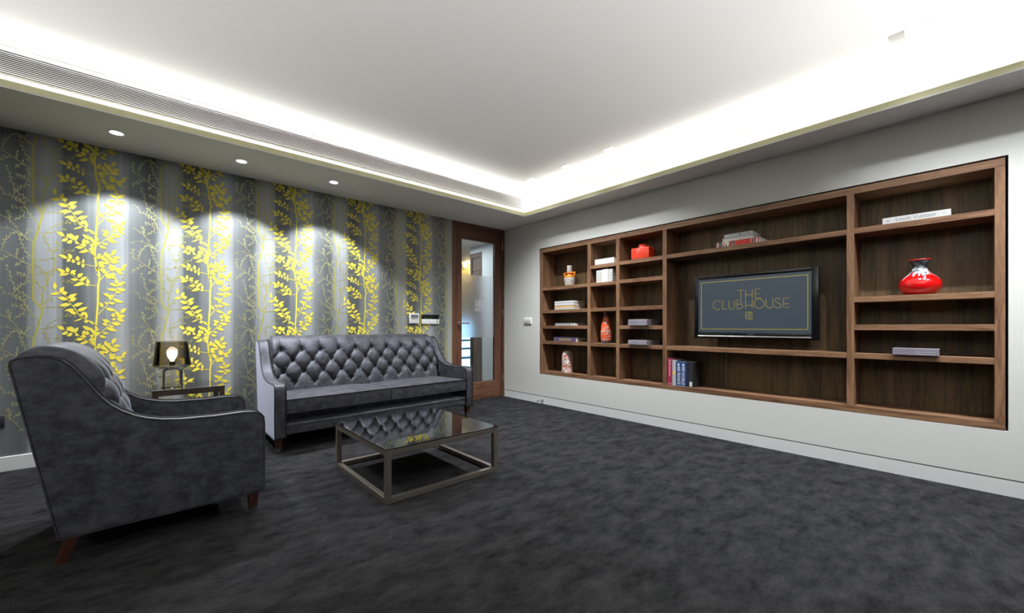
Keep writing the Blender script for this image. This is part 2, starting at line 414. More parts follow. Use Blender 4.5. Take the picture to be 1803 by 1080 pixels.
for q in [(235,795,135,768,34),(270,800,245,745,45),(265,805,222,835,34),(275,830,318,822,36),(345,810,340,760,44),(350,825,350,862,36),(400,830,398,785,24),(400,840,395,885,34)]:
    LEAVES.append(z1(q[0], q[1])+z1(q[2], q[3])+(q[4]*.947,))
STEMS = [([(515,0),(540,92),(527,200),(525,350),(515,480),(508,580),(500,700),(492,760),(500,830),(515,945)],17,17),
([(510,590),(440,550),(380,510),(330,470),(290,410),(250,365),(215,310),(180,270),(140,262),(85,228)],9,3),
([(495,800),(450,765),(400,735),(370,710),(325,680),(285,655),(230,640),(190,632)],8,3),
([z1(520,855),z1(410,840),z1(350,815),z1(290,800),z1(240,795)],7,3),
([(520,190),(440,182),(385,165),(340,135),(290,100),(235,65),(180,80)],7,3),
([(530,475),(600,400),(650,335),(700,270),(715,200),(712,170)],8,3),
([(510,690),(560,655),(610,610),(660,560),(700,515),(750,465)],8,4),
([(495,800),(560,815),(640,850),(625,915)],7,3),([(640,860),(665,800),(680,760)],5,3),
([(545,1035),(590,980),(640,930),(700,900),(770,885)],8,3)]
def zz2(x, y): return on_a(80+x/5.68, 470+y/5.68)
LM = .70*5.68/ .70   # zoom pixels
S2 = abs(zz2(500, 945)[1]-zz2(500, 0)[1])/945   # metres per close-view pixel
leafpoly = []
for bx, by, tx, ty, wd in LEAVES:
    L = math.hypot(tx-bx, ty-by); ux, uy = (tx-bx)/L, (ty-by)/L
    sg = 1 if (bx*7+by) % 2 < 1 else -1
    top = [(.0, .05), (.14, .32), (.32, .50), (.5, .50), (.7, .34), (.87, .13), (1.0, 0)]
    pts = [(bx+ux*L*t+(-uy)*wd*h*(1+.12*sg), by+uy*L*t+ux*wd*h*(1+.12*sg)) for t, h in top]
    pts += [(bx+ux*L*t-(-uy)*wd*h*(1-.12*sg), by+uy*L*t-ux*wd*h*(1-.12*sg)) for t, h in top[-2::-1]]
    leafpoly.append([zz2(*p) for p in pts])
stempoly = []
for pts, w0, w1 in STEMS:
    stempoly.append(([zz2(*p) for p in smooth_pts(pts, 4)], w0*S2*.86, w1*S2*.86))
# fine berry-twig tree, second close view
def r5(x, y): return on_a(x/5.4, 220+y/5.4)
S5 = abs(r5(300, 918)[1]-r5(300, 0)[1])/918
TWIG = []      # (points, width0, width1, material)
BERRY = []     # (x, y, r, material)
def tw(pts, w0=5.5, w1=3.5, mi=2, berries=0, side=1, ln=26, sub=True):
    P = smooth_pts(pts, 3); TWIG.append(([r5(*p) for p in P], w0*S5, w1*S5, mi))
    if berries:
        rnd = random.Random(int(sum(p[0]*3+p[1] for p in pts)))
        n = berries
        for k in range(n):
            t = .12+.88*(k+.5)/n; q = t*(len(P)-1); i = min(int(q), len(P)-2); f = q-i
            x = P[i][0]*(1-f)+P[i+1][0]*f; y = P[i][1]*(1-f)+P[i+1][1]*f
            dx, dy = P[i+1][0]-P[i][0], P[i+1][1]-P[i][1]; l = math.hypot(dx, dy) or 1
            dx /= l; dy /= l; s = 1 if k % 2 else -1
            a = math.radians(rnd.uniform(28, 55))*s
            ex, ey = dx*math.cos(a)-dy*math.sin(a), dx*math.sin(a)+dy*math.cos(a)
            LL = ln*rnd.uniform(.6, 1.15)
            e = (x+ex*LL, y+ey*LL)
            TWIG.append(([r5(x, y), r5(*e)], 3.3*S5, 2.2*S5, mi)); BERRY.append(r5(*e)+(rnd.uniform(3.8, 5.8)*S5, 4 if mi == 2 else 3))
        BERRY.append(r5(*P[-1])+(6*S5, 4 if mi == 2 else 3))
tw([(370,60),(345,140),(322,200),(316,300),(315,420),(317,520),(318,600),(318,735),(350,780),(388,825),(400,870),(375,945),(370,978)], 15, 15, 3)
tw([(315,425),(260,395),(210,370),(160,330),(110,300),(60,262),(0,230),(-60,190)], 8, 4)
tw([(205,370),(155,392)], berries=3); tw([(235,385),(215,340)], berries=2); tw([(158,325),(165,250)], berries=4, ln=16); tw([(110,300),(50,305),(0,325),(-50,345)], berries=7)
tw([(-20,222),(-60,150),(-50,110)], berries=6)
tw([(325,205),(290,170),(250,150),(200,110),(160,75),(90,45),(0,20),(-70,30)], 7, 3, berries=5, ln=22)
tw([(160,85),(195,150),(215,215),(250,290)], berries=9); tw([(250,150),(240,110),(290,80)], berries=4); tw([(20,225),(40,165),(60,130),(130,85)], berries=8)
tw([(318,735),(265,715),(225,685),(160,630),(110,540),(95,480),(60,390)], 6, 3, berries=14)
tw([(120,675),(160,620),(200,595),(270,565)], berries=8); tw([(-60,560),(0,590),(60,660),(120,675),(180,705),(240,760),(260,820)], 5, 3, berries=9)
tw([(370,945),(330,905),(290,860),(240,790),(205,730),(150,710)], 6, 3, berries=12); tw([(240,830),(180,790),(115,775)], berries=6)
tw([(300,540),(240,500),(170,475)], berries=8); tw([(300,500),(285,465),(270,430)], berries=5); tw([(318,330),(270,320)], berries=3)
tw([(0,850),(50,880),(100,910),(160,985),(210,1040)], 6, 3, berries=4); tw([(90,910),(95,870),(75,820)], berries=7); tw([(130,905),(180,885),(225,860)], berries=5)
tw([(-60,820),(-20,835),(0,850)], 5, 5)
tw([(325,378),(420,372),(530,372),(580,345)], 5, 3, 3, berries=6); tw([(325,508),(430,500),(500,490),(560,480)], 5, 3, 3, berries=6)
tw([(395,838),(430,790),(460,745),(500,760)], 8, 3, 3, berries=4); tw([(410,650),(370,610),(330,565)], 5, 2, 3, berries=3)
tw([(392,830),(405,740),(415,660),(450,590),(480,530),(515,470),(520,380),(470,270),(440,200),(420,150)], 9, 3, 3, berries=20, ln=30)
tw([(450,590),(445,540),(430,500),(380,450),(325,400)], 7, 3, 3, berries=8, ln=28); tw([(385,1030),(470,1025),(560,1010),(610,990)], 5, 3, 3, berries=6); tw([(470,270),(520,300),(560,250),(540,225)], 4, 2, 3, berries=8)
tw([(410,835),(480,830),(560,838),(620,850)], 5, 3, 3, berries=7, ln=24); tw([(500,300),(580,300),(640,330),(700,310)], 3, 2, 3, berries=9)
tw([(430,1040),(520,960),(600,930),(680,925),(760,950)], 3, 2, 3, berries=12); tw([(560,620),(640,600),(700,620),(780,610)], 3, 2, 3, berries=10)
tw([(-110,330),(-180,420),(-150,520)], 4, 2, 2, berries=10)
# same foliage seen faintly behind the leaf column (the repeat's overlap)
kmin = int((XL-LEAFX)/TILE)-1; kmax = int((DX0-LEAFX)/TILE)+1
def clampx(p): return (min(max(p[0], XL+.002), DX0-.004), p[1])
def rng_ok(P):
    xs = [p[0] for p in P]; zs = [p[1] for p in P]
    return max(xs) > XL+.01 and min(xs) < DX0-.01 and max(zs) > .09 and min(zs) < SOF+.01
for k in range(kmin, kmax+1):
    for j in range(-2, 4):
        lo2 = 0
        for P, w0, w1, mi in TWIG:
            lo2 += 1.5e-6
            Q = [clampx((p[0]+k*TILE, p[1]+j*TILE)) for p in P]
            if rng_ok(Q): stroke(wp, Q, w0, a3, .0004+lo2 if mi == 3 else .0006+lo2, mi, w1)
        for bx, bz, r, mi in BERRY:
            x, z = bx+k*TILE, bz+j*TILE
            if XL+.02 < x < DX0-.012 and .08 < z < SOF+.01:
                wp.add([(x+r*math.cos(PI/3*q+.2), -.0007, z+r*1.15*math.sin(PI/3*q+.2)) for q in range(6)], [(0, 1, 2, 3, 4, 5)], mi)
        for P, w0, w1 in stempoly:
            Q = [clampx((p[0]+k*TILE, p[1]+j*TILE)) for p in P]
            if rng_ok(Q): stroke(wp, Q, w0, a3, .0009, 1, w1)
        lo = .0012
        for P in leafpoly:
            Q = [clampx((p[0]+k*TILE, p[1]+j*TILE)) for p in P]
            if rng_ok(Q): lo += 4e-6; wp.add([a3(p[0], p[1], lo) for p in Q], [tuple(range(len(Q)))], 1)
struct(wp.build('wall_left', [PAPER, INK_LEAF, INK_TWIG, INK_OLIVE, INK_BERRY, WALLB], smooth=0))
struct(MB().box(XL, DX0, -.014, 0, 0, .105).build('baseboard_left', SKIRT, bevel=.003, smooth=0))

# ---- dropped soffits with cove lips
def soffit(name, boxes, mats=WHITE):
    mb = MB()
    for i, b in enumerate(boxes): mb.box(*b, 1 if i == 1 else 0)
    return struct(mb.build(name, [mats, LIPM], smooth=0))
soffit('trim_1', [(XL, 0, EA, 0, SOF, SOF+.008), (XL+.31, EB, EA, EA+.012, SOF+.008, LIP), (XL, 0, BA, BA+.02, SOF+.008, CEIL)])
soffit('trim_2', [(EB, 0, YB, EA, SOF, SOF+.008), (EB, EB+.012, YB+.3, EA, SOF+.008, LIP), (BB, BB+.02, YB, BA, SOF+.008, CEIL)])
soffit('trim_3', [(XL, XL+.3, YB, EA, SOF, SOF+.008), (XL+.3, XL+.312, YB+.3, EA, SOF+.008, LIP), (XL+.13, XL+.15, YB, BA, SOF+.008, CEIL)])
soffit('trim_4', [(XL+.3, EB, YB, YB+.3, SOF, SOF+.008), (XL+.3, EB, YB+.29, YB+.3, SOF+.008, LIP)])

# ---- linear air grille on the upstand over the papered wall
gr = thing('air_grille', 'long white linear air grille in the lit ceiling cove above the wallpaper', 'air vent', (-2.9, BA, 2.528))
gx0, gx1 = XL+.3+2.9, -.27+2.9
mb = MB(); mb.box(gx0, gx1, -.012, 0, .133, .145); mb.box(gx0, gx1, -.006, 0, -.03, -.015)
mb.box(gx1-.012, gx1, -.012, 0, -.03, .145)
mb.build('frame', WHITE, gr, smooth=0)
mb = MB()
for i in range(11): z = .003+i*.0115; mb.add([(gx0, -.010, z), (gx1-.03, -.010, z), (gx1-.03, -.010, z+.0050), (gx0, -.010, z+.0050), (gx0, -.001, z+.004), (gx1-.03, -.001, z+.004), (gx1-.03, -.001, z+.0085), (gx0, -.001, z+.0085)], [(0,1,2,3),(7,6,5,4),(3,2,6,7),(0,4,5,1),(0,3,7,4),(1,5,6,2)])
mb.build('slats', WHITE, gr, smooth=0)
MB().box(gx0, gx1-.03, -.0012, -.0002, 0, .132).build('slot_shade', plain('grille_shadow', (.02, .02, .02), .8), gr, smooth=0)  # dark sheet stands in for the shade between the slats

# ---- recessed downlights
names = ['leftmost of the three round downlights in the soffit over the wallpaper', 'middle one of the three round downlights in the soffit over the wallpaper', 'rightmost of the three round downlights, in the soffit above the sofa']
for x, nm in zip(WALL_DL, names):
    t = thing('downlight', nm, 'downlight', (x, -.402, SOF), group='round downlights over the wallpaper')
    MB().lathe([(.037, -.0008), (.046, -.0035), (.047, -.0005), (.047, 0)], n=36).build('bezel', WHITE, t)
    MB().lathe([(.036, -.0015), (.036, -.0005)], n=36).build('lens', LED, t)
cn = {-1.183: 'square ceiling downlight nearest the room corner', -1.708: 'square ceiling downlight, second from the room corner', -2.235: 'square ceiling downlight, third from the room corner', -4.305: 'large looking square ceiling downlight at the upper right',
      -4.83: 'added unseen square ceiling downlight just right of the picture, over the shelf wall', -5.36: 'added unseen square ceiling downlight furthest right of the picture, over the shelf wall'}
for y in CEIL_DL:
    t = thing('square_downlight', cn[y], 'downlight', (DLX, y, CEIL), group='square downlights along the shelf wall')
    h = .056
    mb = MB(); mb.box(-h, h, -h, -.036, -.004, 0); mb.box(-h, h, .036, h, -.004, 0); mb.box(-h, -.036, -.036, .036, -.004, 0); mb.box(.036, h, -.036, .036, -.004, 0)
    mb.build('bezel', WHITE, t, smooth=0)
    MB().box(-.036, .036, -.036, .036, -.002, -.0005).build('lens', LEDW, t, smooth=0)

# ================================================================== DOOR AND CORRIDOR
dr = thing('door_1', 'walnut framed glazed door with frosted centre band, in the room corner', 'door', (0, 0, 0))
dr['kind'] = 'structure'
y0, y1 = .012, .056
mb = MB(); mb.box(DX0, DX0+.058, -.004, .11, 0, 2.41); mb.box(-.048, DX1, -.004, .11, 0, 2.41)
mb.build('jamb', WOOD_D, dr, bevel=.002, smooth=0)
MB().box(DX0+.058, -.048, -.004, .11, 2.375, 2.41).build('head', WOOD_X, dr, bevel=.002, smooth=0)
lx0, lx1 = DX0+.061, -.051
mb = MB(); mb.box(lx0, -.745, y0, y1, .006, 2.371); mb.box(-.176, lx1, y0, y1, .006, 2.371)
mb.build('stile', WOOD_D, dr, bevel=.002, smooth=0)
MB().box(-.745, -.176, y0, y1, 2.203, 2.371).build('top_rail', WOOD_X, dr, bevel=.002, smooth=0)
MB().box(-.745, -.176, y0, y1, .006, .252).build('bottom_rail', WOOD_X, dr, bevel=.002, smooth=0)
mb = MB(); mb.box(-.745, -.176, .030, .038, 1.727, 2.203); mb.box(-.745, -.176, .030, .038, .252, .868)
mb.build('pane', CLEAR, dr, smooth=0)
MB().box(-.745, -.176, .030, .038, .868, 1.727).build('frosted_band', FROST, dr, smooth=0)
mb = MB()
def d3(x, z, off): return (x, .030-off, z)
def zd(x, y): return on_a(790+x/5.4, 440+y/5.4, .03)
for pts in ([(255,485),(320,485),(320,577),(255,577),(255,485),(260,485)], [(287,560),(287,505),(287,500)], [(265,502),(287,502)], [(265,531),(287,531)], [(268,560),(287,560)], arc(288, 531, 20, 30, -90, 90, 10)):
    stroke(mb, [zd(*p) for p in pts], .0062, d3, .0012)
mb.build('etched_emblem', ETCH, dr, smooth=0)
for z in (2.169, 1.218, .284):
    MB().lathe([(.006, -.05), (.006, .05)], (-.0495, -.008, z), 12).build('hinge', CHROME, dr)
hd = MB().lathe([(.026, 0), (.026, .008)], n=28).warp(lambda x, y, z: (x-.79, y0-z, y+1.062)).build('handle_rose', CHROME, dr)
mb = MB().tube(smooth_pts([(-.79, y0, 1.062), (-.79, -.035, 1.062), (-.782, -.045, 1.062), (-.76, -.048, 1.062), (-.665, -.048, 1.062)], 5), .0095, 12)
mb.build('door_handle', CHROME, dr)

struct(MB().box(-2.2, 2.0, T, 4.2, -.1, 0).build('floor_corridor', plain('corridor_floor', (.35, .36, .37), .35), smooth=0))
struct(MB().box(-2.2, 2.0, T, 4.2, 2.42, 2.52).build('ceiling_corridor', WHITE, smooth=0))
mb = MB().box(.36, .46, T, 1.01, 0, 2.42); mb.box(.36, .46, 1.01, 1.36, 2.30, 2.42)
struct(mb.build('wall_corridor_right', plain('pale_blue_paint', (.62, .68, .71), .5, var=.01), smooth=0))
struct(MB().box(-2.2, 2.0, 3.0, 3.1, 0, 2.42).build('wall_corridor_end', plain('olive_paint', (.42, .36, .22), .6, var=.02), smooth=0))
struct(MB().box(-2.3, -2.2, T, 4.2, 0, 2.42).build('wall_corridor_left', WHITE, smooth=0))
struct(MB().box(1.5, 1.6, T, 4.2, 0, 2.42).build('wall_corridor_side', WHITE, smooth=0))
cdr = thing('wood_panel_door', 'dark grey wooden door seen through the glass in the corridor', 'door', (.36, 1.01, 0))
mb = MB().box(0, .08, 0, .05, 0, 2.3); mb.box(0, .08, .30, .35, 0, 2.3); mb.box(0, .08, .05, .30, 2.22, 2.3)
mb.build('door_frame', WOOD_H, cdr, smooth=0)
MB().box(.02, .06, .05, .30, 0, 1.98).build('door_leaf', WOOD_H, cdr, smooth=0)
MB().box(.02, .06, .05, .30, 1.99, 2.22).build('transom', WOOD_H, cdr, smooth=0)
# corridor things: lit sconce and bright glazed cabinet beyond
def hit_y(px, py, y): x, z = on_a(px, py, y); return x, z
sx_, sz_ = hit_y(819, 467, 2.93)
sc = thing('wall_sconce', 'small warm yellow wall light glowing in the corridor', 'wall light', (sx_, 3.0, sz_))
MB().box(-.03, .03, -.02, 0, -.07, .07).build('back_plate', CHROME, sc, bevel=.003)
MB().lathe([(.035, -.05), (.045, .05)], (0, -.07, 0), 20).build('shade', glow('sconce_glow', (1, .78, .30), 7), sc)
gx, gz = hit_y(821, 636, 2.75)
cb = thing('display_cabinet', 'bright blue lit glass display cabinet seen through the door glass', 'cabinet', (gx, 2.85, 0))
mb = MB(); mb.box(-.45, .45, -.15, .13, 0, .10); mb.box(-.45, .45, -.15, .13, 1.10, 1.13); mb.box(-.45, -.43, -.15, .13, .1, 1.1); mb.box(.43, .45, -.15, .13, .1, 1.1)
mb.build('body', SILVER, cb, smooth=0)
MB().box(-.43, .43, .10, .12, .1, 1.1).build('light_panel', glow('blue_panel_glow', (.35, .66, 1), 3.0), cb, smooth=0)
for z in (.32, .52, .70, .88): MB().box(-.43, .43, -.13, .10, z, z+.03).build('shelf', plain('teal_shelf', (.03, .12, .2), .4), cb, smooth=0)
lamp('corridor_light', 'AREA', (-.4, 1.3, 2.38), 26, (.88, .94, 1), (0, 0, 0), shape='RECTANGLE', size=.8, size_y=.8)
lamp('sconce_light', 'POINT', (sx_, 2.82, sz_), 5, (1, .75, .35), shadow_soft_size=.04)

# ================================================================== SHELF UNIT
un = thing('shelf_unit', 'large built-in walnut shelving unit set into the grey wall', 'shelving unit', (0, 0, 0))
FX, BX = .003, .262
def yb(y0_, y1_, z0_, z1_, name, m, x0=FX, x1=BX): return MB().box(x0, x1, min(y0_, y1_), max(y0_, y1_), z0_, z1_).build(name, m, un, bevel=.0012, seg=1, smooth=0)
yb(UY0, UY1, 1.99, UZ1, 'top_board', WOOD_Y); yb(UY0, UY1, UZ0, .436, 'bottom_board', WOOD_Y)
yb(UY1, -.765, .436, 1.99, 'side_board', WOOD_V); yb(-4.597, UY0, .436, 1.99, 'side_board', WOOD_V)
DIV = [(-1.503, -1.549), (-1.899, -1.943), (-2.447, -2.490), (-3.893, -3.936)]
for a, b in DIV: yb(a, b, .436, 1.99, 'upright', WOOD_V)
def shelves(ya, yb_, zs):
    for z in zs: yb(ya, yb_, z-.040, z, 'shelf', WOOD_Y, FX+.0006)
shelves(-.765, -1.503, [1.529, 1.233, 1.029, .829])
shelves(-1.549, -1.899, [1.732, 1.526, 1.233, .826])
shelves(-1.943, -2.447, [1.736, 1.532, 1.235, 1.030, .826])
shelves(-2.490, -3.893, [1.737, .825])
shelves(-3.936, -4.597, [1.738, 1.235, 1.032, .826])
MB().box(BX, .285, UY0, UY1, UZ0, UZ1).build('back_panel', WOOD_B, un, smooth=0)
for y in (-2.955, -3.245, -3.515):
    MB().box(BX-.0015, BX, y-.010, y+.010, .44, 1.985).build('seam_strip', WOOD_S, un, smooth=0)

# ================================================================== TV
TVX = .085
tv = thing('television', 'black flat screen television hung in the middle of the walnut shelves', 'television', (TVX, -3.215, 1.21))
ty0, ty1, tz0, tz1 = -.494, .486, -.303, .287
sy0, sy1, sz0, sz1 = -.447, .447, -.245, .253
mb = MB(); mb.box(0, .05, ty0, sy0, tz0, tz1); mb.box(0, .05, sy1, ty1, tz0, tz1); mb.box(0, .05, sy0, sy1, sz1, tz1); mb.box(0, .05, sy0, sy1, tz0, sz0)
mb.box(.02, .075, ty0+.01, ty1-.01, tz0+.01, tz1-.01)
mb.build('casing', BPLAS, tv, bevel=.003)
MB().box(.075, BX-TVX-.0005, -.2, .2, -.15, .15).build('wall_bracket', BMATT, tv)
scr = MB().box(.006, .018, sy0, sy1, sz0, sz1).build('screen', glow('screen_glow', (.048, .064, .082), 1.0), tv, smooth=0)
MB().lathe([(.006, sy0-.0), (.006, sy1)], n=12).warp(lambda x, y, z: (x-.004, z, y+tz0+.022)).build('silver_strip', SILVER, tv)
def s3(y, z, off): return (.006-off, y+3.215, z-1.21)
def zt(x, y): return on_b(1210+x/7.2, 460+y/7.2, TVX+.006)
GOLD = glow('gold_line_glow', (.36, .29, .045), .9)
# corrected onto the screen rectangle
mb = MB(); bw = .0058
by0, by1, bz0, bz1 = -.425, .422, -.218, .228
mb.box(.0050, .0058, by0, by1, bz1-bw, bz1); mb.box(.0050, .0058, by0, by1, bz0, bz0+bw); mb.box(.0050, .0058, by0, by0+bw, bz0, bz1); mb.box(.0050, .0058, by1-bw, by1, bz0, bz1)
mb.build('gold_border', GOLD, scr, smooth=0)
LET = [[(640,372),(718,367)], [(680,370),(680,478)], [(740,365),(740,475)], [(825,358),(825,470)], [(740,430),(825,426)], [(930,350),(862,354),(862,412),(862,470),(935,466)], [(862,413),(920,410)],
 arc(382, 560, 53, 57, -45, -315, 20), [(450,500),(450,610)], [(448,611),(506,608)], [(527,503),(527,570)]+arc(564, 572, 37, 38, 180, 0, 12)+[(601,570),(601,498)],
 [(632,605),(632,550),(632,495),(665,492),(688,505),(690,525),(672,545),(634,549)], [(634,548),(675,546),(703,562),(703,585),(680,603),(632,606)],
 [(740,490),(740,603)], [(825,483),(825,598)], [(740,563),(825,557)], arc(912, 539, 63, 60, 0, 360, 28), [(1000,476),(1000,550)]+arc(1043, 552, 43, 43, 180, 0, 12)+[(1086,550),(1086,470)],
 smooth_pts([(1180,488),(1160,470),(1130,476),(1117,503),(1145,527),(1180,545),(1188,573),(1160,592),(1125,587),(1107,568)], 3), [(1300,465),(1222,470),(1222,530),(1222,589),(1303,583)], [(1222,544),(1290,538)],
 [(741,647),(822,645),(822,739),(741,741),(741,647),(745,647)], arc(790, 692, 33, 33, -60, -300, 14), [(786,655),(786,728)], [(786,657),(812,656)], [(786,690),(820,689)], [(786,727),(812,726)]]
mb = MB()
for L in LET: stroke(mb, [zt(*p) for p in L], .0042, s3, .0009)
mb.build('screen_lettering', GOLD, scr, smooth=0)
text_mesh('maker_mark', 'SHARP', .013, SILVER, tv, Matrix.Translation((-.0012, -.01+.0, sz0-.016)) @ Matrix.Rotation(-PI/2, 4, 'Z') @ Matrix.Rotation(PI/2, 4, 'X'), spacing=1.1)

# ================================================================== SHELF OBJECTS
PAGES = plain('book_pages', (.80, .78, .72), .8, var=.05, scale=60)
def cov(name, c, rough=.45): return plain(name, c, rough, var=.05)
C_WHITE = cov('white_cover', (.60, .60, .60)); C_CREAM = cov('cream_cover', (.74, .75, .68)); C_MAUVE = cov('mauve_cover', (.24, .215, .27), .3); C_PURP = cov('purple_cover', (.09, .06, .13)); C_BLACK = cov('black_cover', (.02, .02, .022))
C_GREY = cov('grey_cover', (.30, .31, .33)); C_BRN = cov('brown_cover', (.33, .17, .12)); C_YEL = cov('yellow_cover', (.75, .50, .12)); C_CRIM = cov('crimson_cover', (.30, .02, .06)); C_PALE = cov('pale_cover', (.42, .45, .46)); C_BLUE = cov('blue_cover', (.03, .07, .20)); C_NAVY = cov('navy_cover', (.008, .015, .04))
C_LILAC = cov('lilac_page_edge', (.50, .475, .54)); C_GOLD = cov('gold_print', (.40, .30, .05)); C_RED = cov('red_cover', (.50, .03, .02)); C_PINK = cov('pink_cover', (.55, .38, .40))
def book(label, y, z, w, d, t, cover, x=.0, rz=0, pages=PAGES, group=None, lip=.003, spine=True, name='book'):
    """lying book; spine faces the room (-x); w along the shelf, d into it"""
    b = thing(name, label, 'book', (x, y, z), rz, group)
    c = min(.0025, t*.14)
    mb = MB(); mb.box(0, d, -w/2, w/2, 0, c); mb.box(0, d, -w/2, w/2, t-c, t)
    if spine: mb.box(0, c, -w/2, w/2, c, t-c)
    mb.build('cover', cover, b, bevel=.0006, seg=1, smooth=0)
    MB().box(c if spine else 0.002, d-lip, -w/2+lip, w/2-lip, c, t-c).build('pages', pages, b, smooth=0)
    return b
def stand(label, y0_, w, h, d, cover, x=.01, z=.436, group=None):
    """standing book, w thick along the shelf"""
    b = thing('book', label, 'book', (x, y0_-w/2, z), 0, group); c = .0025
    mb = MB(); mb.box(0, d, -w/2, -w/2+c, 0, h); mb.box(0, d, w/2-c, w/2, 0, h); mb.box(0, c, -w/2+c, w/2-c, 0, h)
    mb.build('cover', cover, b, bevel=.0008, seg=1, smooth=0)
    MB().box(c, d-.003, -w/2+c, w/2-c, .003, h-.003).build('pages', PAGES, b, smooth=0)
    return b
TXM = lambda y, z, x=-.0008: Matrix.Translation((x, y, z)) @ Matrix.Rotation(-PI/2, 4, 'Z') @ Matrix.Rotation(PI/2, 4, 'X')
TXV = lambda y, z, x=-.0008: Matrix.Translation((x, y, z)) @ Matrix.Rotation(-PI/2, 4, 'Z') @ Matrix.Rotation(PI/2, 4, 'X') @ Matrix.Rotation(-PI/2, 4, 'Z')
INKG = plain('grey_print', (.22, .23, .25), .6); INKW = plain('white_print', (.75, .77, .80), .6); INKB = plain('black_print', (.03, .03, .03), .6)

def zstack(y, z, w, d, x, items, group, rz=0):
    for lab, t, c, kw in items:
        book(lab, y+kw.pop('dy', 0), z, w*kw.pop('ws', 1), d, t, c, x=x+kw.pop('dx', 0), rz=kw.pop('rz', rz), group=group, **kw); z += t+.0003
    return z
# column 1
zstack(-1.13, 1.2335, .315, .225, .012, [
 ('grey book at the bottom of the white stack on the left column\'s second shelf', .024, C_PALE, {}),
 ('thin yellow spined book low in the stack on the left column\'s second shelf', .014, C_YEL, {}),
 ('thin brown spined book in the middle of the white stack, left column', .011, C_BRN, {}),
 ('white book in the middle of the stack on the left column\'s second shelf', .026, C_WHITE, {}),
 ('thin grey spined book near the top of the white stack, left column', .007, C_GREY, {}),
 ('white book topmost of the stack on the left column\'s second shelf', .022, C_WHITE, {})], 'stack of white books in the left column')
b = book('thin grey book lying alone on the left column\'s third shelf', -1.14, 1.0295, .33, .22, .030, C_GREY, x=.02)
MB().box(-.0012, -.0002, -.115, -.10, .001, .029).build('spine_label', C_WHITE, b, smooth=0); MB().box(-.0012, -.0002, -.165, -.14, .001, .029).build('spine_label', C_WHITE, b, smooth=0)
b = book('purple book with gold print lying on the left column\'s fourth shelf', -1.135, .8295, .365, .215, .052, C_PURP, x=.015)
random.seed(3)
mb = MB()
for i in range(16): yy = .085-i*.0128; mb.box(-.0012, -.0002, yy-.004, yy+.004, .016, .036)
mb.build('gold_print', C_GOLD, b, smooth=0)

def speckle(name, base, cols, scale, thr=.5, rough=.35):
    m, nt, b = mat(name)
    tc = N(nt, 'ShaderNodeTexCoord'); mp = N(nt, 'ShaderNodeMapping'); mp.inputs['Scale'].default_value = (1, 1, 1.5)
    nt.links.new(tc.outputs['Object'], mp.inputs[0])
    n = N(nt, 'ShaderNodeTexNoise'); n.inputs['Scale'].default_value = scale; n.inputs['Detail'].default_value = 3; n.inputs['Distortion'].default_value = .7
    nt.links.new(mp.outputs[0], n.inputs['Vector'])
    cr = N(nt, 'ShaderNodeValToRGB'); cr.color_ramp.interpolation = 'CONSTANT'; el = cr.color_ramp.elements
    el[0].color = base+(1,); el[0].position = 0
    el[1].position = cols[0][0]; el[1].color = cols[0][1]+(1,)
    for p, c in cols[1:]: e = el.new(p); e.color = c+(1,)
    nt.links.new(n.outputs['Fac'], cr.inputs[0]); nt.links.new(cr.outputs[0], b.inputs['Base Color'])
    b.inputs['Roughness'].default_value = rough
    bp = N(nt, 'ShaderNodeBump'); bp.inputs['Strength'].default_value = .5; bp.inputs['Distance'].default_value = .003
    nt.links.new(n.outputs['Fac'], bp.inputs['Height']); nt.links.new(bp.outputs[0], b.inputs['Normal'])
    return m
SPK = speckle('cream_speckled_glaze', (.10, .08, .07), [(.40, (.45, .42, .37)), (.56, (.55, .52, .48)), (.68, (.14, .10, .08))], 70)
ORG = plain('orange_glaze', (.85, .24, .015), .2, coat=.5)
v = thing('orange_collar_vase', 'small cream speckled vase with orange handles, in the left column\'s top shelf', 'vase', (.11, -1.138, 1.529))
MB().lathe([(.048, 0), (.056, .003), (.066, .05), (.071, .095), (.068, .108), (.050, .116)], n=40).build('body', SPK, v)
MB().lathe([(.055, .112), (.070, .112), (.071, .118), (.056, .128), (.040, .132), (.030, .15), (.033, .160)], n=36).build('collar', ORG, v)
mb = MB().lathe([(.030, .160), (.044, .166), (.044, .170), (.030, .172)], n=36)
for s in (-1, 1):
    mb.tube(smooth_pts([(0, s*.062, .122), (0, s*.078, .140), (0, s*.086, .168), (0, s*.06, .170), (0, s*.03, .168)], 5), .0085, 10)
mb.build('handle', ORG, v)
MB().lathe([(.030, .160), (.033, .175), (.034, .25), (.031, .262), (.022, .262), (.020, .20)], n=36).build('neck', SPK, v)

FAT = speckle('white_red_lava_glaze', (.72, .70, .67), [(.44, (.45, .10, .05)), (.52, (.74, .72, .70)), (.60, (.16, .07, .05)), (.66, (.40, .12, .08))], 17)
v = thing('cylinder_vase', 'white and red lava glazed cylinder vase at the bottom of the left column', 'vase', (.10, -1.11, .436))
MB().lathe([(.060, 0), (.072, .003), (.073, .05), (.070, .15), (.067, .22), (.062, .252), (.050, .268), (.036, .272), (.034, .262), (.046, .25), (.05, .1)], n=44).build('body', FAT, v)
MB().lathe([(.030, .2705), (.040, .2735), (.041, .2765), (.031, .2775)], n=32).build('rim', C_WHITE, v)

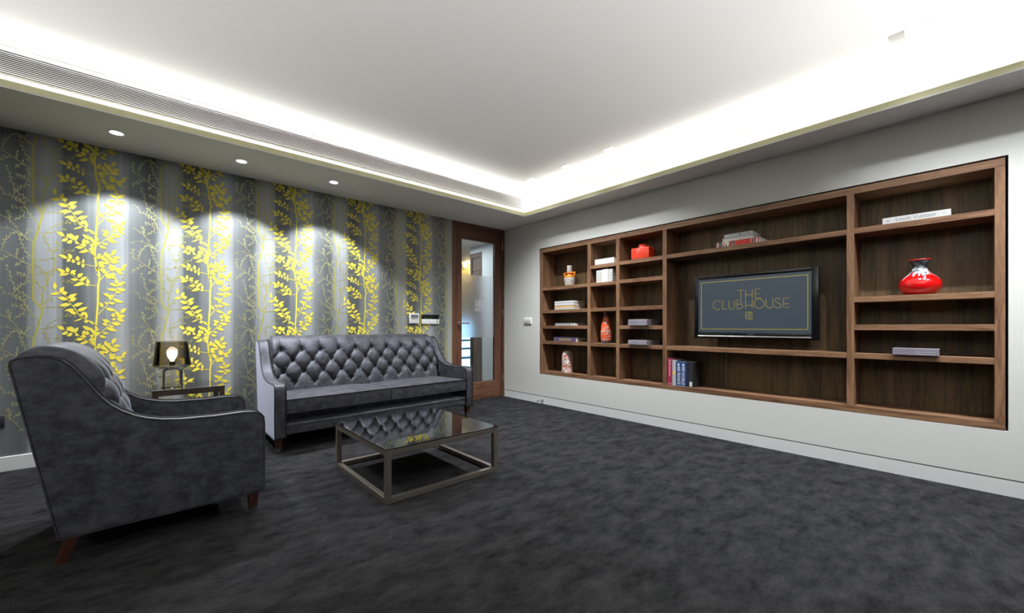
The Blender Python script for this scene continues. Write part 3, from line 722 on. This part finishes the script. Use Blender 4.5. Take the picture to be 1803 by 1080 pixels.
# column 2
b = book('thick white book lying on the top shelf of the second column', -1.742, 1.7325, .262, .20, .062, C_WHITE, x=.004)
z = 1.5265
ordn = ['bottom', 'second from bottom', 'third from bottom', 'fourth from bottom', 'fifth from bottom', 'fourth from top', 'third from top', 'second from top', 'top']
for i in range(9):
    book('grey edged booklet, %s of the banded bundle in the second column' % ordn[i], -1.735, z, .226, .19, .0158, C_BLACK if i % 2 == 0 else C_GREY, x=.012, group='banded bundle of booklets', spine=False, name='booklet')
    z += .0160
bt = thing('paper_band', 'white paper band wrapped round the booklet bundle in the second column', 'paper band', (.012, -1.735, 1.5265))
mb = MB().box(-.0022, -.0004, -.052, .030, 0, .1455); mb.box(-.0022, .191, -.052, .030, .1443, .1462)
mb.build('band', C_WHITE, bt, smooth=0)

BOT = speckle('orange_black_lava_glaze', (.62, .075, .02), [(.50, (.62, .085, .02)), (.545, (.60, .57, .53)), (.59, (.05, .04, .04)), (.63, (.62, .09, .02))], 20)
# banded glaze: stretch noise horizontally
BOT.node_tree.nodes['Mapping'].inputs['Scale'].default_value = (.5, .5, 2.2)
v = thing('bottle_vase', 'tall orange and black banded bottle vase in the second column', 'vase', (.10, -1.70, .826))
MB().lathe([(.050, 0), (.056, .003), (.060, .03)], n=40).build('foot', speckle('dark_foot_glaze', (.04, .04, .05), [(.6, (.3, .3, .3)), (.65, (.04, .04, .05))], 30), v)
MB().lathe([(.060, .03), (.063, .08), (.062, .14), (.056, .20), (.043, .25), (.034, .28), (.030, .30)], n=40).build('body', BOT, v)
MB().lathe([(.030, .30), (.028, .33), (.031, .36), (.034, .378), (.030, .385), (.020, .384), (.018, .34)], n=36).build('neck', speckle('brown_neck_glaze', (.05, .04, .035), [(.48, (.28, .06, .02)), (.58, (.06, .05, .05))], 24), v)

# column 3
REDG = None
def redglaze():
    m, nt, b = mat('red_ring_glaze')
    tc = N(nt, 'ShaderNodeTexCoord'); mp = N(nt, 'ShaderNodeMapping'); mp.inputs['Location'].default_value = (0, -.02, -.065)
    nt.links.new(tc.outputs['Object'], mp.inputs[0])
    wv = N(nt, 'ShaderNodeTexWave', wave_type='RINGS', rings_direction='X'); wv.inputs['Scale'].default_value = 22; wv.inputs['Distortion'].default_value = 2.5
    nt.links.new(mp.outputs[0], wv.inputs['Vector'])
    cr = N(nt, 'ShaderNodeValToRGB'); cr.color_ramp.elements[0].color = (.50, .018, .006, 1); cr.color_ramp.elements[1].color = (.78, .07, .03, 1)
    nt.links.new(wv.outputs['Fac'], cr.inputs[0]); nt.links.new(cr.outputs[0], b.inputs['Base Color'])
    b.inputs['Roughness'].default_value = .22; b.inputs['Coat Weight'].default_value = .5
    bp = N(nt, 'ShaderNodeBump'); bp.inputs['Strength'].default_value = .6; bp.inputs['Distance'].default_value = .003
    nt.links.new(wv.outputs['Fac'], bp.inputs['Height']); nt.links.new(bp.outputs[0], b.inputs['Normal'])
    return m
REDG = redglaze()
v = thing('square_vase', 'square orange red ceramic vase with ringed relief on the third column\'s top shelf', 'vase', (.075, -2.185, 1.736))
MB().box(-.062, .062, -.105, .105, 0, .122).build('body', REDG, v, bevel=.010, seg=4)
MB().lathe([(.046, .118), (.042, .128), (.040, .146), (.043, .152), (.038, .156), (.028, .154), (.026, .12)], n=36).build('neck', REDG, v)

def mags(y, z, w, d, x, n, t, where):
    nm = {3: ['bottom', 'middle', 'top'], 4: ['bottom', 'second from bottom', 'second from top', 'top']}[n]
    for i in range(n):
        rr = random.Random(int(z*1000)+i)
        book('mauve spined book, %s one of the stack %s' % (nm[i], where), y+rr.uniform(-.002, .002), z, w, d, t, C_MAUVE, x=x+rr.uniform(-.002, .002), pages=C_LILAC, group='mauve books '+where)
        z += t+.0004
    return z
def mag_label(o): pass
random.seed(5)
mags(-2.182, 1.0305, .222, .27, -.028, 4, .0158, 'on the third column\'s middle shelf')
mags(-2.182, .8265, .222, .27, -.028, 3, .0158, 'on the third column\'s lower shelf')
mags(-4.256, .8265, .222, .27, -.028, 3, .0150, 'in the right column')
for o in [o for o in COL.objects if o.name.startswith('book') and 'mauve' in o.get('label', '')]:
    mb = MB(); mb.box(-.0010, -.0001, -.111, .111, .0122, .0142); mb.box(-.0010, -.0001, -.095, .0, .0045, .0075)
    mb.build('spine_print', C_LILAC, o, smooth=0)

# centre, upper shelf
PATT = speckle('printed_jacket', (.55, .36, .38), [(.44, (.70, .66, .60)), (.50, (.06, .06, .07)), (.54, (.60, .10, .07)), (.60, (.70, .62, .60))], 14)
PATT.node_tree.nodes['Mapping'].inputs['Scale'].default_value = (.1, 1.6, .1)
b = book('wide picture jacket book under two pale books, upper centre shelf', -3.14, 1.7375, .36, .265, .046, PATT, x=.02, rz=-.03, group='pile of three books above the television')
MB().box(-.0012, -.0002, -.105, .02, .003, .043).build('spine_label', C_RED, b, smooth=0)
MB().box(-.0012, -.0002, -.125, -.118, .002, .044).build('spine_stripe', C_BLACK, b, smooth=0); MB().box(-.0012, -.0002, .048, .052, .002, .044).build('spine_stripe', C_BLACK, b, smooth=0)
b = book('cream book in the middle of the pile above the television', -3.14, 1.7840, .255, .20, .028, C_CREAM, x=.022, rz=-.03, group='pile of three books above the television')
b = book('white book with small print on top of the pile above the television', -3.145, 1.8125, .232, .20, .033, C_WHITE, x=.018, rz=-.03, group='pile of three books above the television')
mb = MB(); mb.box(-.0010, -.0002, -.022, -.008, .010, .025)
for i in range(7): mb.box(-.0010, -.0002, -.10+i*.011, -.094+i*.011, .013, .021)
mb.build('spine_print', INKG, b, smooth=0)
# centre, bottom: standing books
G5 = 'books standing in the lower centre compartment'
b = stand('crimson book standing at the left end of the lower centre row', -2.493, .052, .265, .20, C_CRIM, group=G5)
mb = MB(); mb.box(-.0010, -.0001, -.020, .020, .016, .0185); mb.box(-.0010, -.0001, -.003, .002, .09, .19)
for i, (a, h) in enumerate([(.245, .008), (.232, .012), (.215, .006), (.205, .01)]): mb.box(-.0010, -.0001, -.012+.004*(i % 2), .010-.003*(i % 3), a-h/2, a)
mb.build('spine_print', INKW, b, smooth=0)
b = stand('pale grey book with yellow motif beside the crimson book', -2.546, .036, .252, .20, C_PALE, group=G5)
MB().lathe([(.014, 0), (.014, .0009)], n=24, sy=1.4).warp(lambda x, y, z: (-z-.0001, x, y+.125)).build('spine_motif', C_YEL, b)
b = stand('blue book lettered FRANCE, left of the two matching blue books', -2.588, .046, .240, .20, C_BLUE, group=G5)
text_mesh('spine_title', 'FRANCE', .040, INKW, b, TXV(0, .075), sx=.80)
mb = MB().box(-.0010, -.0001, -.008, .010, .200, .218)
for q in range(3): mb.box(-.0010, -.0001, -.013, .013, .150+q*.016, .158+q*.016)
mb.build('spine_print', INKW, b, smooth=0)
b = stand('blue book lettered WORLD, right of the two matching blue books', -2.635, .046, .240, .20, C_BLUE, group=G5)
text_mesh('spine_title', 'WORLD', .040, INKW, b, TXV(.004, .075), sx=.86)
mb = MB().box(-.0010, -.0001, -.008, .010, .200, .218)
for q in range(3): mb.box(-.0010, -.0001, -.013, .013, .150+q*.016, .158+q*.016)
mb.build('spine_print', INKW, b, smooth=0)
b = stand('dark navy book right of the blue book lettered WORLD', -2.682, .030, .238, .20, C_NAVY, group=G5)
b = stand('black book with small pale label at its foot, rightmost standing book', -2.713, .036, .238, .20, C_BLACK, group=G5)
MB().box(-.0010, -.0001, -.012, .013, .008, .052).build('spine_label', C_CREAM, b, smooth=0)
# right column
b = book('white book lettered along its spine, lying on the right column\'s top shelf', -4.253, 1.7385, .328, .235, .042, C_WHITE, x=.010)
text_mesh('spine_title', 'Louis Vuitton', .034, INKG, b, TXM(0, .022), sx=1.05)
mb = MB(); mb.box(-.0010, -.0001, .128, .141, .015, .018); mb.box(-.0010, -.0001, .128, .131, .012, .023); mb.box(-.0010, -.0001, .138, .141, .012, .023); mb.box(-.0010, -.0001, -.138, -.126, .021, .023)
mb.build('spine_print', INKG, b, smooth=0)
def dripglaze():
    m, nt, b = mat('red_white_drip_glaze')
    tc = N(nt, 'ShaderNodeTexCoord'); sp = N(nt, 'ShaderNodeSeparateXYZ'); nt.links.new(tc.outputs['Object'], sp.inputs[0])
    at = N(nt, 'ShaderNodeMath', operation='ARCTAN2'); nt.links.new(sp.outputs['Y'], at.inputs[0]); nt.links.new(sp.outputs['X'], at.inputs[1])
    cb_ = N(nt, 'ShaderNodeCombineXYZ'); nt.links.new(at.outputs[0], cb_.inputs[0])
    n = N(nt, 'ShaderNodeTexNoise'); n.inputs['Scale'].default_value = 2.6; n.inputs['Detail'].default_value = 1.5; nt.links.new(cb_.outputs[0], n.inputs['Vector'])
    # drip edge height = .165 - noise*.11
    ma = N(nt, 'ShaderNodeMath', operation='MULTIPLY_ADD'); ma.inputs[1].default_value = -.24; ma.inputs[2].default_value = .255; nt.links.new(n.outputs['Fac'], ma.inputs[0])
    gt = N(nt, 'ShaderNodeMath', operation='GREATER_THAN'); nt.links.new(sp.outputs['Z'], gt.inputs[0]); nt.links.new(ma.outputs[0], gt.inputs[1])
    n2 = N(nt, 'ShaderNodeTexNoise'); n2.inputs['Scale'].default_value = 45; n2.inputs['Detail'].default_value = 4; nt.links.new(tc.outputs['Object'], n2.inputs['Vector'])
    cr = N(nt, 'ShaderNodeValToRGB'); cr.color_ramp.elements[0].position = .38; cr.color_ramp.elements[0].color = (.12, .16, .18, 1); cr.color_ramp.elements[1].position = .55; cr.color_ramp.elements[1].color = (.70, .74, .76, 1)
    nt.links.new(n2.outputs['Fac'], cr.inputs[0])
    mx = N(nt, 'ShaderNodeMix', data_type='RGBA'); nt.links.new(gt.outputs[0], mx.inputs[0]); mx.inputs[6].default_value = (.60, .006, .006, 1); nt.links.new(cr.outputs[0], mx.inputs[7])
    nt.links.new(mx.outputs[2], b.inputs['Base Color']); b.inputs['Roughness'].default_value = .14; b.inputs['Coat Weight'].default_value = .6
    return m
v = thing('round_vase', 'squat round red vase with white drip glaze in the right column', 'vase', (.135, -4.268, 1.235))
MB().lathe([(.060, 0), (.070, .004), (.092, .020), (.107, .05), (.110, .075), (.104, .10), (.085, .125), (.062, .145), (.045, .165), (.036, .185)], n=56).build('body', dripglaze(), v)
MB().lathe([(.036, .185), (.036, .20), (.044, .222), (.055, .240)], n=48, close=False).build('neck', speckle('dark_glaze', (.03, .035, .04), [(.5, (.08, .09, .10)), (.62, (.25, .28, .30))], 40), v)
MB().lathe([(.054, .239), (.0575, .243), (.056, .247), (.050, .246), (.038, .22), (.030, .19)], n=48, close=False).build('rim', plain('red_rim_glaze', (.60, .01, .01), .2), v)

# ================================================================== WALL FITTINGS
t = thing('light_switch', 'white light switch plate on the grey wall beside the shelving', 'light switch', (0, -.496, 1.094))
MB().box(-.012, -.0005, -.073, .073, -.043, .043).build('plate', WPLAS, t, bevel=.004, seg=3)
for r in range(2):
    for c in range(3):
        MB().box(-.0155, -.012, -.052+c*.038, -.026+c*.038, -.030+r*.034, -.006+r*.034).build('rocker', WPLAS if r else plain('switch_grey', (.45, .44, .50), .4), t, bevel=.001, smooth=0)
t = thing('thermostat', 'square white thermostat with grey display on the wallpaper by the door', 'thermostat', (-1.459, -.001, 1.117))
MB().box(-.065, .065, -.018, 0, -.062, .062).build('housing', WPLAS, t, bevel=.004, seg=3)
MB().box(-.047, .050, -.0195, -.018, .010, .046).build('display', GPLAS, t, smooth=0)
MB().box(-.045, .014, -.0195, -.018, -.006, .002).build('button_row', GPLAS, t, smooth=0); MB().box(.020, .050, -.0195, -.018, -.006, .002).build('button', GPLAS, t, smooth=0)
t = thing('control_panel', 'wide wall control panel, black above and white below, right of the thermostat', 'control panel', (-1.234, -.001, 1.108))
MB().box(-.121, .121, -.016, 0, .004, .060).build('display', BPLAS, t, bevel=.003)
MB().box(-.121, .121, -.018, 0, -.059, .003).build('keypad', WPLAS, t, bevel=.003)
for i in range(3): MB().box(.083, .098, -.0195, -.018, -.046+i*.018, -.036+i*.018).build('button', GPLAS, t, smooth=0)
mb = MB()
for i, h in enumerate([.006, .010, .008, .012, .006, .009, .011]): mb.box(-.09+i*.017, -.085+i*.017, -.0172, -.016, .016, .016+h)
mb.build('indicator', glow('green_digits', (.10, .35, .05), .5), t, smooth=0)
t = thing('wall_socket', 'small dark socket plate low on the wallpaper at the left edge', 'socket', (-4.66, -.001, .350))
MB().box(-.042, .042, -.009, 0, -.042, .042).build('plate', plain('gunmetal', (.03, .03, .038), .35, .5), t, bevel=.002)
MB().lathe([(.006, 0), (.006, .003)], n=16).warp(lambda x, y, z: (x+.0, -.009-z, y)).build('socket_pin', CHROME, t)
t = thing('door_stop', 'small chrome door stop projecting from the skirting near the corner', 'door stop', (-.0016, -.770, .047))
MB().lathe([(.016, 0), (.016, .006), (.009, .010)], n=20).warp(lambda x, y, z: (-z, x, y)).build('flange', CHROME, t)
MB().lathe([(.0085, .008), (.0085, .075), (.011, .077), (.011, .095), (.007, .098)], n=18).warp(lambda x, y, z: (-z, x, y)).build('rod', CHROME, t)

# ================================================================== SEATING
PROF = [(0, .128), (0, .30), (0, .49), (.004, .525), (.018, .545), (.045, .554), (.095, .558), (.217, .555), (.352, .560), (.42, .569), (.477, .584), (.52, .603), (.563, .631), (.597, .662), (.627, .699), (.655, .745), (.685, .797), (.72, .848), (.745, .873), (.775, .887), (.82, .892), (.862, .888), (.878, .878), (.882, .862)]
def seat_furniture(root, W, ds, rows, nb, cushions, armt=.088, taper=0.0, zc=(.31, .43), padlift=0.0):
    fn = lambda x, y, z: (W/2+(x-W/2)*(1-taper*y/.8), y, z)
    P = [(d*ds, z) for d, z in PROF]; rb = (.749*ds, .120)
    outline = P+[rb]
    n = len(outline)
    # arms: the whole side silhouette, upholstered
    for x0, x1 in ((0, armt), (W-armt, W)):
        mb = MB()
        vs = [(x0, d, z) for d, z in outline]+[(x1, d, z) for d, z in outline]
        fs = [tuple(range(n)), tuple(range(n, 2*n))[::-1]]+[(i, (i+1) % n, n+(i+1) % n, n+i) for i in range(n)]
        mb.add(vs, fs); mb.warp(fn)
        arm = mb.build('arm', VELVET, root, bevel=.007, seg=3, smooth=50)
        mb = MB()
        for x in (x0+.004, x1-.004):
            pts = [(x, outline[-1][0], outline[-1][1])][:0]+[(x, d, z) for d, z in outline]
            mb.tube(pts, .0048, 8, cyc=True)
        mb.warp(fn).build('piping', PIPE, arm, smooth=60)
    # back shell
    x0, x1 = armt-.002, W-armt+.002
    mb = MB(); core = [(.60*ds, .14), (.60*ds, .55), (.665*ds, .70), (.74*ds, .835), (.80*ds, .880), (.868*ds, .876), (.742*ds, .125)]
    m = len(core); vs = [(x0, d, z) for d, z in core]+[(x1, d, z) for d, z in core]
    mb.add(vs, [tuple(range(m)), tuple(range(m, 2*m))[::-1]]+[(i, (i+1) % m, m+(i+1) % m, m+i) for i in range(m)])
    mb.warp(fn).build('back_panel', VELVET, root, bevel=.006, smooth=50)
    # tufted pad
    path = smooth_pts([(d*ds, z) for d, z in [(.520, .36), (.535, .45), (.553, .54), (.580, .64), (.615, .74), (.655, .82), (.705, .878), (.760, .905+padlift), (.815, .910+padlift), (.860, .893), (.878, .862)]], 14)
    cum = [0]
    for i in range(1, len(path)): cum.append(cum[-1]+math.hypot(path[i][0]-path[i-1][0], path[i][1]-path[i-1][1]))
    def s_at(z):
        for i in range(1, len(path)):
            if path[i][1] >= z: return cum[i]
        return cum[-1]
    srow = [s_at(z) for z in rows]          # bottom to top
    iw = W-2*armt; su = iw/nb; NU = int(iw/.0065); SV = cum[-1]; NV = int(SV/.0065)
    dv = (srow[-1]-srow[0])/(len(srow)-1)
    def pos(s):
        i = 0
        while i < len(cum)-2 and cum[i+1] < s: i += 1
        f = (s-cum[i])/(cum[i+1]-cum[i]); f = min(max(f, 0), 1)
        d = path[i][0]*(1-f)+path[i+1][0]*f; z = path[i][1]*(1-f)+path[i+1][1]*f
        a = path[max(i-2, 0)]; b = path[min(i+3, len(path)-1)]
        tx, tz = b[0]-a[0], b[1]-a[1]; l = math.hypot(tx, tz)
        return d, z, -tz/l, tx/l
    nrow = len(srow); phase = [(.5 if (nrow-1-r) % 2 == 0 else 0.0) for r in range(nrow)]   # top row at half steps
    def height(u, s):
        r = (s-srow[0])/dv               # row coordinate
        c = u/su                          # column coordinate
        off = phase[0]
        rr = min(max(r, 0), nrow-1)
        a = (c-off)+rr/2.0; b = (c-off)-rr/2.0
        p = (abs(math.sin(PI*a))*abs(math.sin(PI*b)))
        if r > nrow-1:                    # vertical pleats over the top
            e = min(1, (r-(nrow-1))/.9); q = abs(math.sin(PI*(c-phase[-1])))
            h = (q**.45)*(1-.85*e)+e*.80
        elif r < 0:
            e = min(1, -r/.8); q = abs(math.sin(PI*(c-phase[0])))
            h = (q**.45)*(1-.5*e)+e*.4
        else: h = p**.42
        # buttons
        k = int(round(rr)); bd = 1e9
        for kk in (k-1, k, k+1):
            if 0 <= kk < nrow:
                cc = round(c-phase[kk])+phase[kk]
                if .3 <= cc <= nb-.3: bd = min(bd, math.hypot((c-cc)*su, (r-kk)*dv))
        edge = min(1, min(u, iw-u)/.02)
        return (.036*h-.024*math.exp(-(bd/.022)**2))
    vs = []; fs = []
    for j in range(NV+1):
        s = SV*j/NV; d, z, nx, nz = pos(s)
        for i in range(NU+1):
            u = iw*i/NU; h = height(u, s)
            e_ = min(1.0, min(u, iw-u)/.045); dr_ = .062*(1-math.sqrt(max(0, 1-(1-e_)**2)))
            h -= dr_
            vs.append((armt+u, d+nx*(h-.012), z+nz*(h-.012)))
    for j in range(NV):
        for i in range(NU):
            a = j*(NU+1)+i; fs.append((a, a+1, a+NU+2, a+NU+1))
    mb = MB().add(vs, fs); mb.warp(fn); pad = mb.build('tufted_back', VELVET, root, smooth=75)
    for k in range(nrow):
        d, z, nx, nz = pos(srow[k]); c = phase[k]
        while c < nb:
            if .3 <= c <= nb-.3:
                nn = Vector((0, nx, nz)); cen = Vector(fn(armt+c*su, d, z))+nn*(-.032)
                t1 = Vector((1, 0, 0)); t2 = nn.cross(t1); vv = []
                for (rad, hh) in ((.0095, 0), (.0095, .003), (.006, .007), (.0015, .0085)):
                    for w_ in range(12):
                        an = 2*PI*w_/12; vv.append(cen+t1*rad*math.cos(an)+t2*rad*math.sin(an)+nn*hh)
                ff = [(jj*12+w_, jj*12+(w_+1) % 12, (jj+1)*12+(w_+1) % 12, (jj+1)*12+w_) for jj in range(3) for w_ in range(12)]+[tuple(36+w_ for w_ in range(12))]
                MB().add(vv, ff).build('button', VELVET, pad, smooth=60)
            c += 1
    # base: front rail, recessed shadow line, seat deck
    base = MB(); base.box(armt-.001, W-armt+.001, .012*ds, .62*ds, .145, .235); base.warp(fn)
    rail = base.build('front_rail', VELVET, root, bevel=.008, seg=3, smooth=50)
    MB().tube([(armt, .012*ds, .212), (W-armt, .012*ds, .212)], .004, 8).build('piping', PIPE, rail)
    MB().box(armt-.001, W-armt+.001, .15, .60*ds, .235, .312).warp(fn).build('seat_deck', VELVET, root, smooth=0)
    # cushions
    cw = (W-2*armt)/cushions
    for c in range(cushions):
        x0 = armt+c*cw+.002; x1 = armt+(c+1)*cw-.002; NX, NY = 26, 20
        ya, ybk = .004, .585*ds; z0, z1_ = zc
        vs = []; fs = []
        def dome(a, b): return .016*(1-(2*a-1)**4)*(1-(2*b-1)**4)
        def rnd(a, b):  # rounded plan corners
            return 1
        top = []; 
        for jj in range(NY+1):
            for ii in range(NX+1):
                a = ii/NX; b = jj/NY; top.append((x0+(x1-x0)*a, ya+(ybk-ya)*b+.004*math.sin(9*a+2*c)*(1-b), z1_-.004+dome(a, b)+.0022*math.sin(17*a+5*b)*math.sin(11*b+3*c)))
        bot = [(x, y, z0) for x, y, z in top]
        vs = top+bot; M0 = (NX+1)*(NY+1)
        for jj in range(NY):
            for ii in range(NX):
                q = jj*(NX+1)+ii; fs.append((q, q+1, q+NX+2, q+NX+1)); fs.append((M0+q, M0+q+NX+1, M0+q+NX+2, M0+q+1))
        for ii in range(NX): fs.append((ii, M0+ii, M0+ii+1, ii+1)); q = NY*(NX+1)+ii; fs.append((q, q+1, M0+q+1, M0+q))
        for jj in range(NY): q = jj*(NX+1); fs.append((q, q+NX+1, M0+q+NX+1, M0+q)); q = q+NX; fs.append((q, M0+q, M0+q+NX+1, q+NX+1))
        mb = MB().add(vs, fs).warp(fn); cu = mb.build('seat_cushion', VELVET, root, bevel=.007, seg=3, smooth=50)
        e = [(x, y-.002, z+.001) for x, y, z in top[:NX+1]]
        mb = MB().tube(e, .0042, 8); mb.tube([(x, y, z0+.006) for x, y, z in e], .0042, 8); mb.warp(fn).build('piping', PIPE, cu, smooth=60)
    # legs
    for x in (.042, W-.042):
        mb = MB().taper((x, .045, .13), (x, .045, .036), .026, .018); lg = mb.warp(fn).build('leg', LEGW, root, bevel=.002, smooth=0)
        mb = MB().lathe([(.019, .024), (.021, .028), (.020, .040)], (0, 0, 0), 16); mb.lathe([(.006, .012), (.006, .026)], (0, .0, 0), 8)
        mb.add([], []); 
        w_ = MB().lathe([(.012, -.009), (.0145, -.006), (.0145, .006), (.012, .009)], n=20).warp(lambda a, b, c_: (c_, a+.010, b+.0146))
        mb.add(w_.v, w_.f); mb.box(-.013, .013, -.003, .022, .018, .027)
        xx, yy, _ = fn(x, .045, 0)
        mb.warp(lambda a, b, c_: (a+xx, b+yy, c_)).build('caster', CHROME, lg)
        mb = MB().taper((x, .705*ds, .135), (x, .752*ds, .0), .026, .017); mb.warp(fn).build('leg', LEGW, root, bevel=.002, smooth=0)

sofa = thing('sofa', 'long dark grey velvet sofa with button tufted back against the wallpaper', 'sofa', (-3.128, -.872, 0), math.radians(2.6))
seat_furniture(sofa, 1.985, .93, [.50, .60, .70, .80], 10, 2, taper=.045)
ac = thing('armchair', 'dark grey velvet tufted armchair in the left foreground, seen from its side', 'armchair', (-3.385, -1.935, 0), PI/2)
seat_furniture(ac, .72, 1.0, [.50, .60, .70, .80], 3, 1, padlift=.006)

# ================================================================== TABLES
def cube_table(label, loc, wx, wy, h, t, metal, gl, name, gt=.010):
    r = thing(name, label, 'table', loc)
    for x in (0, wx-t):
        for y in (0, wy-t):
            MB().box(x, x+t, y, y+t, 0, h).build('leg', metal, r, bevel=.0015, smooth=0)
    e = .0004
    for y in (0, wy-t):
        for z in ((0, h-t) if name == 'coffee_table' else (h-t,)):
            MB().box(t-e, wx-t+e, y+e, y+t-e, z+e, z+t-e).build('rail', metal, r, bevel=.0015, smooth=0)
    for x in (0, wx-t):
        for z in ((0, h-t) if name == 'coffee_table' else (h-t,)):
            MB().box(x+e, x+t-e, t-e, wy-t+e, z+e, z+t-e).build('rail', metal, r, bevel=.0015, smooth=0)
    MB().box(-.002, wx+.002, -.002, wy+.002, h+.0005, h+gt).build('glass_top', gl, r, bevel=.0015, seg=1)
    return r
ct = cube_table('low square coffee table with black glass top and bronze metal frame', (-2.845, -2.29, 0), .822, .855, .308, .033, BRONZE, TABLEG, 'coffee_table')
st = cube_table('small dark side table holding the glass lamp, behind the armchair', (-3.845, -.572, 0), .432, .440, .540, .034, DKMETAL, TABLEG, 'side_table')

# lamp
lp = thing('table_lamp', 'smoked glass table lamp with a lit bulb on the side table', 'table lamp', (-3.728, -.385, .5502))
pb = [(.066, .0), (.070, .003), (.0705, .012), (.069, .03), (.069, .11), (.072, .132), (.085, .148), (.112, .160), (.1165, .163)]
MB().lathe(pb, n=56, close=False).build('glass_base', SMOKE_L, lp)
MB().lathe([(.066, .0), (.001, .001)], n=56, close=False).build('base_disc', SMOKE, lp)
MB().lathe([(.1165, .1635), (.1175, .168), (.099, .350), (.0965, .352)], n=56, close=False).build('shade', SMOKE, lp)
MB().lathe([(.0965, .3525), (.0985, .3535), (.0965, .3545), (.094, .3535)], n=48).build('shade_rim', BMATT, lp)
MB().lathe([(.016, .168), (.018, .172), (.018, .196), (.014, .200)], n=20).build('socket', DKMETAL, lp)
MB().lathe([(.012, .200), (.014, .212), (.022, .226), (.029, .243), (.0305, .258), (.028, .272), (.018, .284), (.002, .289)], n=28).build('bulb', BULB, lp)
MB().tube(smooth_pts([(0, 0, .168), (.006, -.01, .13), (-.01, -.005, .10), (-.05, 0, .085), (-.069, 0, .084)], 6), .0022, 8).build('cord', C_WHITE, lp)
MB().lathe([(.005, 0), (.005, .018)], n=12).warp(lambda x, y, z: (-.076+z, x, y+.084)).build('cord_grommet', BMATT, lp)
lamp('lamp_bulb_light', 'POINT', (-3.728, -.385, .5502+.255), 15, (1, .86, .66), shadow_soft_size=.035)
